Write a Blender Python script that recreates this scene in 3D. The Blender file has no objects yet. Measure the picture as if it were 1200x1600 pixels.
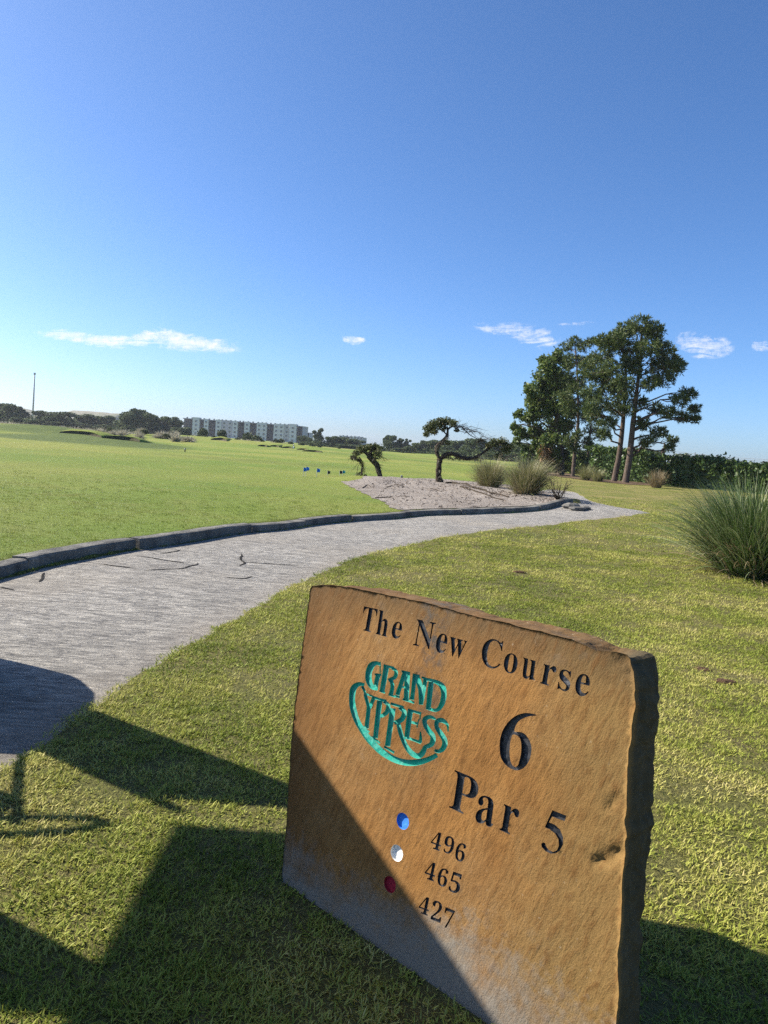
import bpy, math, random
import numpy as np
from mathutils import Vector, Matrix, geometry, noise

SC = bpy.context.scene
COL = SC.collection
R = math.radians
rnd = random.Random(7)
rng = np.random.default_rng(7)

# ------------------------------------------------------------------ camera
EYE = np.array([0.0, 0.0, 1.5]); FPX = 1155.0; PITCH = R(4.985); ROLL = R(4.2)
_F = np.array([0, math.cos(PITCH), -math.sin(PITCH)])
_R0 = np.array([1.0, 0, 0]); _U0 = np.cross(_R0, _F)
_R = math.cos(ROLL) * _R0 + math.sin(ROLL) * _U0
_U = math.cos(ROLL) * _U0 - math.sin(ROLL) * _R0
cam_data = bpy.data.cameras.new('camera')
cam = bpy.data.objects.new('camera', cam_data); COL.objects.link(cam)
cam_data.sensor_fit = 'VERTICAL'; cam_data.sensor_height = 36.0; cam_data.sensor_width = 27.0
cam_data.lens = 36.0 * FPX / 1600.0
cam_data.clip_start = 0.05; cam_data.clip_end = 30000
M = Matrix(((_R[0], _U[0], -_F[0], EYE[0]), (_R[1], _U[1], -_F[1], EYE[1]), (_R[2], _U[2], -_F[2], EYE[2]), (0, 0, 0, 1)))
cam.matrix_world = M
SC.camera = cam

# ------------------------------------------------------------------ light
SUN = np.array([-0.777, 0.226, 0.588]); SUN = SUN / np.linalg.norm(SUN)
world = bpy.data.worlds.new('World'); SC.world = world; world.use_nodes = True
wn = world.node_tree.nodes; wl = world.node_tree.links
bg = wn['Background']
sky = wn.new('ShaderNodeTexSky'); sky.sky_type = 'NISHITA'; sky.sun_disc = False
sky.sun_elevation = math.asin(SUN[2]); sky.sun_rotation = math.atan2(SUN[0], SUN[1])
sky.altitude = 0; sky.air_density = 0.7; sky.dust_density = 1.0; sky.ozone_density = 7.0
hs = wn.new('ShaderNodeHueSaturation'); hs.inputs['Saturation'].default_value = 1.07; hs.inputs['Value'].default_value = 1.0
wl.new(sky.outputs[0], hs.inputs['Color']); wl.new(hs.outputs[0], bg.inputs['Color'])
bg.inputs['Strength'].default_value = 0.096
sun_data = bpy.data.lights.new('sun', 'SUN'); sun_data.energy = 5.0; sun_data.angle = R(0.53); sun_data.color = (1.0, 0.93, 0.82)
sun = bpy.data.objects.new('sun', sun_data); COL.objects.link(sun)
sun.rotation_euler = Vector(SUN).to_track_quat('Z', 'Y').to_euler(); sun.location = (-40, 10, 40)
SC.view_settings.view_transform = 'Standard'
try: SC.view_settings.look = 'None'
except Exception: pass
SC.view_settings.gamma = 1.0; SC.view_settings.use_curve_mapping = False
SC.view_settings.exposure = 1.12
SC.cycles.use_denoising = False

# ------------------------------------------------------------------ helpers
def ray(px, py):
    return _F + _R * ((px - 600) / FPX) - _U * ((py - 800) / FPX)
def project(P):
    q = np.asarray(P, float) - EYE; d = q @ _F
    d = np.where(np.abs(d) < 1e-6, 1e-6, d)
    return 600 + FPX * (q @ _R) / d, 800 - FPX * (q @ _U) / d, d
def flat(px, py, z=0.0):
    d = ray(px, py); return EYE + d * ((z - EYE[2]) / d[2])
def at_depth(px, py, y):
    d = ray(px, py); return EYE + d * (y / d[1])
def horizon(px):
    return 699 + (px - 600) * math.tan(ROLL)

def tag(o, label=None, cat=None, group=None, kind=None):
    if label: o['label'] = label
    if cat: o['category'] = cat
    if group: o['group'] = group
    if kind: o['kind'] = kind
    return o
def thing(name, label, cat, loc=(0, 0, 0), rz=0.0, group=None):
    o = bpy.data.objects.new(name, None); COL.objects.link(o)
    o.location = loc; o.rotation_euler = (0, 0, rz); o.empty_display_size = 0.2
    return tag(o, label, cat, group)
def new_mesh(name, V, Fs, mats=None, smooth=False):
    me = bpy.data.meshes.new(name)
    V = np.asarray(V, dtype=np.float32).reshape(-1, 3)
    if isinstance(Fs, np.ndarray):
        n, k = Fs.shape
        me.vertices.add(len(V)); me.vertices.foreach_set('co', V.ravel())
        me.loops.add(n * k); me.loops.foreach_set('vertex_index', Fs.astype(np.int32).ravel())
        me.polygons.add(n); me.polygons.foreach_set('loop_start', np.arange(0, n * k, k, dtype=np.int32))
        me.update(calc_edges=True)
    else:
        me.from_pydata([tuple(map(float, v)) for v in V], [], Fs); me.update()
    if mats is not None:
        for m in (mats if isinstance(mats, (list, tuple)) else [mats]): me.materials.append(m)
    if smooth: me.polygons.foreach_set('use_smooth', np.ones(len(me.polygons), dtype=bool))
    return me
def obj(name, me, parent=None):
    o = bpy.data.objects.new(name, me); COL.objects.link(o)
    if parent is not None: o.parent = parent
    return o
def mobj(name, V, Fs, mat, parent=None, smooth=False):
    return obj(name, new_mesh(name, V, Fs, mat, smooth), parent)
def copy_tree(o, parent=None):
    c = o.copy(); COL.objects.link(c); c.parent = parent
    for ch in list(o.children): copy_tree(ch, c)
    return c
class MB:
    def __init__(self): self.v = []; self.f = []
    def add(self, V, Fs):
        n = len(self.v); self.v.extend([tuple(map(float, p)) for p in V]); self.f.extend([tuple(int(i) + n for i in f) for f in Fs]); return self
    def box(self, c, s, rz=0.0, taper=1.0):
        x, y, z = s[0] / 2, s[1] / 2, s[2] / 2; V = []
        for k, t in ((-1, 1.0), (1, taper)):
            for a, b in ((-1, -1), (1, -1), (1, 1), (-1, 1)):
                X, Y = a * x * t, b * y * t
                V.append((c[0] + X * math.cos(rz) - Y * math.sin(rz), c[1] + X * math.sin(rz) + Y * math.cos(rz), c[2] + k * z))
        return self.add(V, [(3, 2, 1, 0), (4, 5, 6, 7), (0, 1, 5, 4), (1, 2, 6, 5), (2, 3, 7, 6), (3, 0, 4, 7)])
    def tube(self, pts, rad, n=8, wob=0.0, cap=True):
        pts = [np.asarray(p, float) for p in pts]; m = len(pts)
        if not hasattr(rad, '__len__'): rad = [rad] * m
        V = []; ref = np.array([0.31, 0.17, 0.93]); px_ = None
        for i in range(m):
            t = pts[min(i + 1, m - 1)] - pts[max(i - 1, 0)]; t = t / (np.linalg.norm(t) + 1e-9)
            a = np.cross(t, ref if px_ is None else np.cross(px_, t)); 
            if np.linalg.norm(a) < 1e-4: a = np.cross(t, np.array([1.0, 0.2, 0]))
            a = a / np.linalg.norm(a); b = np.cross(t, a); px_ = a if px_ is None else px_
            for k in range(n):
                th = 2 * math.pi * k / n
                r = rad[i] * (1 + (wob * rnd.uniform(-1, 1) if wob else 0))
                V.append(pts[i] + (a * math.cos(th) + b * math.sin(th)) * r)
        Fq = [(i * n + k, i * n + (k + 1) % n, (i + 1) * n + (k + 1) % n, (i + 1) * n + k) for i in range(m - 1) for k in range(n)]
        if cap: Fq += [tuple(range(n - 1, -1, -1)), tuple((m - 1) * n + k for k in range(n))]
        return self.add(V, Fq)
    def build(self, name, mat, parent=None, smooth=False):
        return mobj(name, self.v, self.f, mat, parent, smooth)

# ------------------------------------------------------------------ materials
def nt(m): return m.node_tree.nodes, m.node_tree.links
def new_mat(name, col=(0.5, 0.5, 0.5), rough=0.8, spec=0.3, metal=0.0):
    m = bpy.data.materials.new(name); m.use_nodes = True
    b = m.node_tree.nodes['Principled BSDF']
    b.inputs['Base Color'].default_value = (*col, 1); b.inputs['Roughness'].default_value = rough
    b.inputs['Specular IOR Level'].default_value = spec; b.inputs['Metallic'].default_value = metal
    return m
def tex_noise(m, scale, detail=4, rough=0.55, vec=None, dist=0.0):
    n, l = nt(m); t = n.new('ShaderNodeTexNoise'); t.inputs['Scale'].default_value = scale
    t.inputs['Detail'].default_value = detail; t.inputs['Roughness'].default_value = rough; t.inputs['Distortion'].default_value = dist
    if vec is not None: l.new(vec, t.inputs['Vector'])
    return t.outputs['Fac']
def coord(m, kind='Object', scale=(1, 1, 1), rot=(0, 0, 0)):
    n, l = nt(m)
    if kind == 'World': src = n.new('ShaderNodeNewGeometry').outputs['Position']
    else: src = n.new('ShaderNodeTexCoord').outputs[kind]
    mp = n.new('ShaderNodeMapping'); mp.inputs['Scale'].default_value = scale; mp.inputs['Rotation'].default_value = rot
    l.new(src, mp.inputs['Vector']); return mp.outputs[0]
def ramp(m, fac, stops):
    n, l = nt(m); r = n.new('ShaderNodeValToRGB'); e = r.color_ramp.elements
    while len(e) < len(stops): e.new(0.5)
    for i, (p, c) in enumerate(stops):
        e[i].position = p; e[i].color = (*c, 1) if len(c) == 3 else c
    l.new(fac, r.inputs[0]); return r.outputs[0]
def frange(m, fac, a, b, c=0.0, d=1.0):
    n, l = nt(m); r = n.new('ShaderNodeMapRange'); r.inputs[1].default_value = a; r.inputs[2].default_value = b
    r.inputs[3].default_value = c; r.inputs[4].default_value = d; l.new(fac, r.inputs[0]); return r.outputs[0]
def mixc(m, fac, a, b, mode='MIX'):
    n, l = nt(m); x = n.new('ShaderNodeMix'); x.data_type = 'RGBA'; x.blend_type = mode
    for s, v in ((x.inputs[0], fac), (x.inputs[6], a), (x.inputs[7], b)):
        if isinstance(v, (int, float)): s.default_value = v
        elif isinstance(v, tuple): s.default_value = (*v, 1)
        else: l.new(v, s)
    return x.outputs[2]
def math_(m, op, a, b=0.0):
    n, l = nt(m); x = n.new('ShaderNodeMath'); x.operation = op
    for s, v in ((x.inputs[0], a), (x.inputs[1], b)):
        if isinstance(v, (int, float)): s.default_value = v
        else: l.new(v, s)
    return x.outputs[0]
def attr(m, name):
    n, l = nt(m); a = n.new('ShaderNodeAttribute'); a.attribute_name = name; return a.outputs['Fac']
def set_col(m, c): n, l = nt(m); l.new(c, n['Principled BSDF'].inputs['Base Color'])
def bump(m, h, strength=0.5, dist=0.01, prev=None):
    n, l = nt(m); b = n.new('ShaderNodeBump'); b.inputs['Strength'].default_value = strength; b.inputs['Distance'].default_value = dist
    l.new(h, b.inputs['Height'])
    if prev is not None: l.new(prev, b.inputs['Normal'])
    l.new(b.outputs[0], n['Principled BSDF'].inputs['Normal']); return b.outputs[0]
def leaf_mat(name, stops, trans=0.3, noise_scale=None, rough=0.6, inst=False, spec=0.25):
    """foliage: per-leaf colour variation, some light passing through"""
    m = new_mat(name, stops[0], rough, spec); n, l = nt(m)
    g = n.new('ShaderNodeNewGeometry'); fac = g.outputs['Random Per Island']
    if inst:
        oi = n.new('ShaderNodeObjectInfo'); fac = math_(m, 'ADD', math_(m, 'MULTIPLY', fac, 0.55), math_(m, 'MULTIPLY', oi.outputs['Random'], 0.45))
    if noise_scale:
        nz = tex_noise(m, noise_scale, 3, 0.6, coord(m, 'World'))
        fac = math_(m, 'ADD', math_(m, 'MULTIPLY', fac, 0.5), frange(m, nz, 0.36, 0.64, 0.0, 0.5))
    k = len(stops) - 1
    c = ramp(m, fac, [(i / k, s) for i, s in enumerate(stops)])
    set_col(m, c)
    if trans > 0:
        t = n.new('ShaderNodeBsdfTranslucent'); l.new(c, t.inputs['Color'])
        mx = n.new('ShaderNodeMixShader'); mx.inputs[0].default_value = trans
        l.new(n['Principled BSDF'].outputs[0], mx.inputs[1]); l.new(t.outputs[0], mx.inputs[2])
        l.new(mx.outputs[0], n['Material Output'].inputs['Surface'])
    return m

# ------------------------------------------------------------------ terrain
def polydist(x, y, P):
    """distance to a polyline, side (left positive) and how far past its end"""
    x = np.asarray(x, float); y = np.asarray(y, float)
    best = np.full(x.shape, 1e9); side = np.zeros(x.shape); past = np.full(x.shape, -1e9)
    for i in range(len(P) - 1):
        ax, ay = P[i]; bx, by = P[i + 1]; dx, dy = bx - ax, by - ay; L2 = dx * dx + dy * dy
        t = ((x - ax) * dx + (y - ay) * dy) / L2; tc = np.clip(t, 0, 1)
        d = np.hypot(x - ax - tc * dx, y - ay - tc * dy)
        s = np.sign(dx * (y - ay) - dy * (x - ax))
        m_ = d < best - 1e-9
        side = np.where(m_, s, side); best = np.where(m_, d, best)
        if i == len(P) - 2: past = (t - 1) * math.sqrt(L2)
    return best, side, past
def sstep(t): t = np.clip(t, 0, 1); return t * t * (3 - 2 * t)
KERB_PX = [(0, 903), (60, 888), (100, 879), (200, 859), (300, 845), (400, 831), (500, 819), (600, 809), (700, 804), (800, 801), (860, 799), (905, 796)]
KERB = [tuple(flat(*p)[:2]) for p in KERB_PX]
_k0 = np.array(KERB[0]); _k1 = np.array(KERB[2])
KERB = [tuple(_k0 + (_k0 - _k1) / np.linalg.norm(_k0 - _k1) * 7.0)] + KERB
RIDGE = [(-1.8, 29.5), (0.6, 30.2), (2.4, 29.5), (4.5, 26.5), (5.7, 24.0), (6.2, 22.6)]
def hz(x, y):
    x = np.asarray(x, float); y = np.asarray(y, float)
    d, s, past = polydist(x, y, KERB)
    z = 0.115 * sstep((d * s - 0.05) / 0.14) * (1 - sstep((past + 0.5) / 4.0))
    dr, _, _ = polydist(x, y, RIDGE)
    z = z + 0.21 * np.exp(-(dr / 2.3) ** 2) * np.exp(-np.clip(-1.0 - x, 0, 9) ** 2)
    far = sstep((np.hypot(x, y) - 35) / 60)
    z = z + far * 0.10 * (np.sin(x * .083 + y * .061 + 1.0) + np.sin(x * -.051 + y * .117 + 2.2) + .7 * np.sin(x * .19 + y * .03) + .6 * np.sin(y * .29 + x * .11))
    for cx, cy, rx, ry, h in MOUNDS:
        z = z + h * np.exp(-((x - cx) / rx) ** 2 - ((y - cy) / ry) ** 2)
    z = z + 0.02 * np.sin(x * 1.3 + y * .7) * np.sin(y * .9 - x * .4) * sstep((np.hypot(x, y) - 4) / 4)
    return z
MOUNDS = [(-41.0, 91.0, 9.0, 6.0, .95), (-58.0, 93.0, 10.0, 7.0, .95), (-30.0, 78.0, 5.0, 4.0, .22), (-40.0, 146.0, 14.0, 9.0, .9), (-20.0, 150.0, 10.0, 8.0, .5), (-27.0, 128.0, 6.0, 6.0, .25), (-4.0, 170.0, 16.0, 12.0, .6), (14.0, 190.0, 14.0, 10, .6)]
def at(px, py):
    z = 0.0
    for _ in range(25):
        P = flat(px, py, z); z = 0.6 * z + 0.4 * float(hz(P[0], P[1])) if _ > 3 else float(hz(P[0], P[1]))
    return np.array([P[0], P[1], float(hz(P[0], P[1]))])
def on_ground(px, y):
    """point on the ground straight below what the photo shows at column px, y metres ahead"""
    P = at_depth(px, horizon(px), y); return np.array([P[0], P[1], float(hz(P[0], P[1]))])
def in_poly(x, y, P):
    x = np.asarray(x, float); y = np.asarray(y, float); c = np.zeros(x.shape, bool); n = len(P)
    for i in range(n):
        ax, ay = P[i]; bx, by = P[(i + 1) % n]
        if ay == by: continue
        c ^= ((ay > y) != (by > y)) & (x < (bx - ax) * (y - ay) / (by - ay) + ax)
    return c
def smooth_line(P, step):
    """Catmull-Rom through the points, resampled about every step"""
    P = [np.asarray(p, float) for p in P]; out = []
    for i in range(len(P) - 1):
        p0 = P[max(i - 1, 0)]; p1 = P[i]; p2 = P[i + 1]; p3 = P[min(i + 2, len(P) - 1)]
        n = max(1, int(np.linalg.norm(p2 - p1) / step))
        for k in range(n):
            t = k / n
            out.append(0.5 * ((2 * p1) + (p2 - p0) * t + (2 * p0 - 5 * p1 + 4 * p2 - p3) * t * t + (3 * p1 - p0 - 3 * p2 + p3) * t ** 3))
    out.append(P[-1]); return out
def cdt_sheet(loop, step, zfun, name, mat, jitter=0.3, lines=()):
    """a sheet filling a closed outline, with inner points so it can follow the ground"""
    L = np.array(loop); x0, y0 = L.min(0); x1, y1 = L.max(0)
    gx, gy = np.meshgrid(np.arange(x0, x1, step), np.arange(y0, y1, step))
    gx = gx.ravel() + rng.uniform(-jitter, jitter, gx.size) * step; gy = gy.ravel() + rng.uniform(-jitter, jitter, gy.size) * step
    ins = in_poly(gx, gy, loop)
    pts = [Vector((float(a), float(b))) for a, b in loop] + [Vector((float(a), float(b))) for a, b in zip(gx[ins], gy[ins])]
    n = len(loop)
    v, e, f, *_ = geometry.delaunay_2d_cdt(pts, [(i, (i + 1) % n) for i in range(n)], [], 0, 1e-5)
    v = np.array([tuple(p) for p in v]); f = np.array([tuple(t) for t in f if len(t) == 3])
    c = v[f].mean(1); f = f[in_poly(c[:, 0], c[:, 1], loop)]
    V = np.column_stack([v, zfun(v[:, 0], v[:, 1])])
    a, b, cc = V[f[:, 0]], V[f[:, 1]], V[f[:, 2]]
    flip = np.cross(b - a, cc - a)[:, 2] < 0; f[flip] = f[flip][:, ::-1]
    return mobj(name, V, f, mat, None, True)

# ------------------------------------------------------------------ ground
NEAR_PX = [(0, 1210), (60, 1176), (130, 1115), (170, 1085), (250, 1035), (330, 990), (400, 950), (440, 926), (500, 894), (560, 872), (640, 851), (740, 833), (830, 823), (900, 815), (985, 811)]
TIP_PX = [(1018, 806), (1000, 799), (960, 794), (932, 787), (912, 775), (895, 768)]
BACK_PX = [(862, 765), (842, 768), (858, 776), (878, 786), (905, 796)]
near = [flat(*p)[:2] for p in NEAR_PX]
near = [near[0] + (near[0] - near[1]) / np.linalg.norm(near[0] - near[1]) * 8.0] + near
path_loop = smooth_line(near + [flat(*p)[:2] for p in TIP_PX + BACK_PX], 0.3)
path_loop = [p + (rng.normal(0, 0.03, 2) if np.hypot(*p) > 1 else 0) for p in path_loop]
kerb_line = smooth_line(KERB, 0.25)
path_loop = path_loop + [np.array(p) for p in kerb_line[::-1][1:]]
PATH = [tuple(p) for p in path_loop]

def axis(lo, hi, step, far_lo, far_hi, g):
    a = list(np.arange(lo, hi + step / 2, step))
    s = step; x = a[-1]
    while x < far_hi: s *= g; x += s; a.append(x)
    s = step; x = lo; b = []
    while x > far_lo: s *= g; x -= s; b.append(x)
    return np.array(b[::-1] + a)
gx = axis(-6.5, 9.0, 0.11, -1900, 1900, 1.055); gy = axis(0.8, 20.0, 0.11, -300, 2000, 1.03)
X, Y = np.meshgrid(gx, gy); Z = hz(X, Y)
pd, _, _ = polydist(X, Y, PATH + [PATH[0]])
inside_path = in_poly(X, Y, PATH)
Z = Z - 0.075 * np.where(inside_path, sstep(pd / 0.16), 0)
sd, sside, spast = polydist(X, Y, KERB)
nx, ny = len(gx), len(gy)
idx = np.arange(nx * ny).reshape(ny, nx)
F4 = np.stack([idx[:-1, :-1].ravel(), idx[:-1, 1:].ravel(), idx[1:, 1:].ravel(), idx[1:, :-1].ravel()], 1)
lawn = new_mat('lawn_turf', (0.1, 0.13, 0.03), 0.9, 0.15)
W = coord(lawn, 'World')
zone = attr(lawn, 'fairway')
n_big = tex_noise(lawn, 0.55, 4, 0.6, W); n_mid = tex_noise(lawn, 3.1, 4, 0.65, W); n_fine = tex_noise(lawn, 38, 4, 0.7, W)
rough_c = mixc(lawn, frange(lawn, n_big, 0.42, 0.60), (0.185, 0.205, 0.034), (0.310, 0.265, 0.090))
rough_c = mixc(lawn, frange(lawn, n_mid, 0.5, 0.78), rough_c, (0.200, 0.155, 0.070))
rough_c = mixc(lawn, math_(lawn, 'MULTIPLY', frange(lawn, n_fine, 0.35, 0.62), 0.75), rough_c, (0.050, 0.054, 0.016))
f1 = tex_noise(lawn, 0.055, 4, 0.55, W); f2 = tex_noise(lawn, 0.9, 5, 0.6, W); f3 = tex_noise(lawn, 24, 3, 0.7, W)
fair_c = mixc(lawn, frange(lawn, f1, 0.40, 0.60), (0.130, 0.192, 0.026), (0.225, 0.238, 0.050))
fair_c = mixc(lawn, math_(lawn, 'MULTIPLY', frange(lawn, f2, 0.45, 0.75), 0.45), fair_c, (0.215, 0.210, 0.062))
fair_c = mixc(lawn, math_(lawn, 'MULTIPLY', frange(lawn, f3, 0.4, 0.7), 0.35), fair_c, (0.115, 0.150, 0.026))
rough_c = mixc(lawn, math_(lawn, 'MULTIPLY', attr(lawn, 'thatch_gaps'), .6), rough_c, (0.105, 0.095, 0.036))  # ground colour darkened under the tufts, putting dark gaps between the blades
fair_c = mixc(lawn, math_(lawn, 'MULTIPLY', attr(lawn, 'darker_turf'), frange(lawn, f2, .3, .5, .55, 1)), fair_c, (0.078, 0.108, 0.024))
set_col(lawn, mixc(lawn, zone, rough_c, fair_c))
bump(lawn, math_(lawn, 'ADD', n_fine, math_(lawn, 'MULTIPLY', n_mid, 0.6)), 0.9, 0.05)
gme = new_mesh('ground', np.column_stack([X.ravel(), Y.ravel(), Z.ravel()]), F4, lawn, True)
zn = np.where((sside > 0) & (spast < 0), sstep(sd / 0.3), np.where(Y > 18, sstep((5.4 + (Y - 20) * .19 - X) / 1.5), 0))
far_f = sstep((Y - 80) / 30)
zn = np.maximum(zn, far_f)
a_ = gme.attributes.new('fairway', 'FLOAT', 'POINT'); a_.data.foreach_set('value', zn.ravel().astype(np.float32))
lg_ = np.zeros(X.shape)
for cx_, cy_, rx_, ry_, k_ in ((-29.5, 73.0, 9.5, 15.0, 1.0), (-38.0, 86.0, 10.0, 6.0, 1.0), (-10.0, 112.0, 12.0, 6.0, .45), (6.0, 95.0, 14.0, 5.0, .4), (-24.0, 60.0, 14.0, 3.5, .35), (-6.0, 48.0, 10.0, 3.0, .3), (14.0, 140.0, 22.0, 9.0, .5)):  # darker rough grass on the left mound, plain darker bands elsewhere
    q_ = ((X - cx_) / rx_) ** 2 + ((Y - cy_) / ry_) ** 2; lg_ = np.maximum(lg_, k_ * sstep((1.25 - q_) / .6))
a_ = gme.attributes.new('darker_turf', 'FLOAT', 'POINT'); a_.data.foreach_set('value', lg_.ravel().astype(np.float32))
th_ = (1 - zn) * (1 - sstep((np.hypot(X - 1, Y - 3) - 8) / 16)); a_ = gme.attributes.new('thatch_gaps', 'FLOAT', 'POINT'); a_.data.foreach_set('value', th_.ravel().astype(np.float32))
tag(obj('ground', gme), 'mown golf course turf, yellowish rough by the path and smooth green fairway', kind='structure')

# ------------------------------------------------------------------ path and kerb
stone_grey = new_mat('path_concrete', (0.3, 0.29, 0.27), 0.85, 0.25)
W = coord(stone_grey, 'World')
Ws = coord(stone_grey, 'World', (0.9, 2.9, 1.0), (0, 0, R(14))); Wb = coord(stone_grey, 'World', (1.2, 6.0, 1.0), (0, 0, R(6)))
p1 = tex_noise(stone_grey, 1.0, 5, 0.6, W); p2 = tex_noise(stone_grey, 4.5, 6, 0.7, Ws, 1.7); p3 = tex_noise(stone_grey, 55, 4, 0.7, W); p6 = tex_noise(stone_grey, 3.4, 6, 0.72, Wb, 1.5)
p4 = tex_noise(stone_grey, 0.35, 3, 0.5, W)
c = mixc(stone_grey, frange(stone_grey, p1, 0.35, 0.7), (0.375, 0.350, 0.305), (0.50, 0.47, 0.41))
c = mixc(stone_grey, math_(stone_grey, 'MULTIPLY', frange(stone_grey, p2, 0.40, 0.56, 1, 0), 0.6), c, (0.110, 0.104, 0.095)); c = mixc(stone_grey, frange(stone_grey, p6, 0.48, 0.60, 0, 0.72), c, (0.075, 0.072, 0.068))
c = mixc(stone_grey, frange(stone_grey, p3, 0.5, 0.8, 0, 0.2), c, (0.09, 0.088, 0.085))
c = mixc(stone_grey, frange(stone_grey, p4, 0.5, 0.75, 0, 0.5), c, (0.33, 0.285, 0.22))
c = mixc(stone_grey, math_(stone_grey, 'MULTIPLY', attr(stone_grey, 'edge'), frange(stone_grey, p1, 0.3, 0.6)), c, (0.27, 0.235, 0.19))
set_col(stone_grey, c)
bump(stone_grey, math_(stone_grey, 'ADD', math_(stone_grey, 'SUBTRACT', math_(stone_grey, 'MULTIPLY', p2, 1.4), math_(stone_grey, 'MULTIPLY', p6, .7)), math_(stone_grey, 'MULTIPLY', p3, 0.4)), 0.9, 0.045)
pz = lambda x, y: hz(x, y) - 0.014 + 0.006 * np.sin(x * 2.1 + y) * np.sin(y * 1.7 - x)
path = cdt_sheet(PATH, 0.22, pz, 'path', stone_grey)
tag(path, 'rough grey cart path curving away past the sand bed', kind='structure')
pv = np.array([v.co[:] for v in path.data.vertices])
nd, _, _ = polydist(pv[:, 0], pv[:, 1], [tuple(p) for p in smooth_line(near, 0.5)])
ae = path.data.attributes.new('edge', 'FLOAT', 'POINT'); ae.data.foreach_set('value', 0.8 * (1 - sstep(nd / 0.5)).astype(np.float32))
# cracks in the slab: thin ragged dark strips laid over it for the gaps
crack_m = new_mat('crack_dark', (0.018, 0.017, 0.016), 1.0, 0.1)
CR = [[(212, 868), (240, 871), (270, 876), (296, 879)], [(222, 892), (250, 890), (275, 888), (290, 886), (312, 879)], [(250, 864), (285, 858)], [(381, 864), (376, 870), (383, 876), (374, 882)], [(383, 876), (420, 878), (470, 880)], [(352, 899), (375, 900), (398, 897)], [(60, 909), (70, 895)], [(0, 915), (20, 921)], [(150, 880), (180, 884), (215, 889)]]
crack = None
for line in CR:
    g = [flat(*p)[:2] for p in line]; g = smooth_line(g, 0.05); V = []; n = len(g)
    for i, p in enumerate(g):
        t = g[min(i + 1, n - 1)] - g[max(i - 1, 0)]; t = t / np.linalg.norm(t); nn = np.array([-t[1], t[0]])
        wd = (0.010 + 0.022 * abs(noise.noise(Vector((p[0] * 4, p[1] * 4, 3))))) * min(1, 4 * i / n + .15, 4 * (n - 1 - i) / n + .15)
        p = p + nn * 0.05 * noise.noise(Vector((p[0] * 5, p[1] * 5, 0)))
        for s in (-1, 1):
            q = p + nn * wd * s; V.append((q[0], q[1], float(pz(q[0], q[1])) + 0.004))
    mobj('crack', V, [(2 * i, 2 * i + 1, 2 * i + 3, 2 * i + 2) for i in range(n - 1)], crack_m, path)

kerb_m = new_mat('kerb_concrete', (0.3, 0.28, 0.25), 0.9, 0.25)
W = coord(kerb_m, 'World'); k1 = tex_noise(kerb_m, 3, 5, 0.65, W); k2 = tex_noise(kerb_m, 40, 4, 0.7, W)
c = mixc(kerb_m, frange(kerb_m, k1, 0.35, 0.7), (0.085, 0.082, 0.074), (0.26, 0.245, 0.21))
set_col(kerb_m, mixc(kerb_m, frange(kerb_m, k2, 0.45, 0.75, 0, 0.7), c, (0.05, 0.048, 0.042)))
bump(kerb_m, math_(kerb_m, 'ADD', k2, k1), 0.8, 0.02)
kerb = bpy.data.objects.new('kerb', None); COL.objects.link(kerb); tag(kerb, 'raised concrete kerb along the far edge of the cart path', kind='structure')
KL = smooth_line(KERB, 0.12)
cum = np.concatenate([[0], np.cumsum([np.linalg.norm(np.array(KL[i + 1]) - KL[i]) for i in range(len(KL) - 1)])])
def along(s):
    s = min(max(s, 0), cum[-1] - 1e-6); i = int(np.searchsorted(cum, s, 'right') - 1); t = (s - cum[i]) / (cum[i + 1] - cum[i])
    p = np.array(KL[i]) * (1 - t) + np.array(KL[i + 1]) * t
    j0, j1 = max(i - 2, 0), min(i + 3, len(KL) - 1); d = np.array(KL[j1]) - KL[j0]; d = d / np.linalg.norm(d)
    return p, d
s = 0.0
while s < cum[-1] - 0.6:
    ln = rnd.uniform(1.5, 2.6); e = min(s + ln, cum[-1]); n = max(3, int((e - s) / 0.16)); V = []; Fq = []
    off, up = rnd.uniform(-.026, .026), rnd.uniform(-.018, .018); tw = rnd.uniform(-.012, .012)
    prof = [(0.0, -.12), (0.002, .085), (0.012, .104), (0.04, .112), (0.15, .116), (0.184, .108), (0.195, -.12)]
    for i in range(n + 1):
        q = s + 0.011 + (e - s - 0.022) * i / n; p, d = along(q); nn = np.array([-d[1], d[0]])
        z0 = float(hz(*(p - nn * .3))) + 0.0
        for a, b in prof:
            j = noise.noise(Vector((q * 3, a * 30, b * 30))) * 0.014
            w = p + nn * (a + off + tw * (i / n - .5) + j)
            V.append((w[0], w[1], z0 + b + (up + j * .7 if b > 0 else 0)))
    m = len(prof)
    Fq = [(i * m + k, i * m + k + 1, (i + 1) * m + k + 1, (i + 1) * m + k) for i in range(n) for k in range(m - 1)]
    Fq += [tuple(range(m)), tuple(n * m + k for k in range(m - 1, -1, -1))]
    mobj('kerb_stone', V, Fq, kerb_m, kerb); s = e

# ------------------------------------------------------------------ sand bed
SAND_PX = [(531, 752), (545, 760), (570, 772), (598, 784), (622, 797), (700, 800), (800, 798), (860, 796), (905, 793), (893, 786), (868, 775), (835, 765), (790, 757), (740, 753), (690, 749), (640, 747.5), (600, 748), (560, 750)]
sand_loop = []
for p in SAND_PX: sand_loop.append(at(*p)[:2])
sand_loop = smooth_line(sand_loop + [sand_loop[0]], 0.35)[:-1]
sand_loop = [p + rng.normal(0, 0.05, 2) for p in sand_loop]
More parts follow.
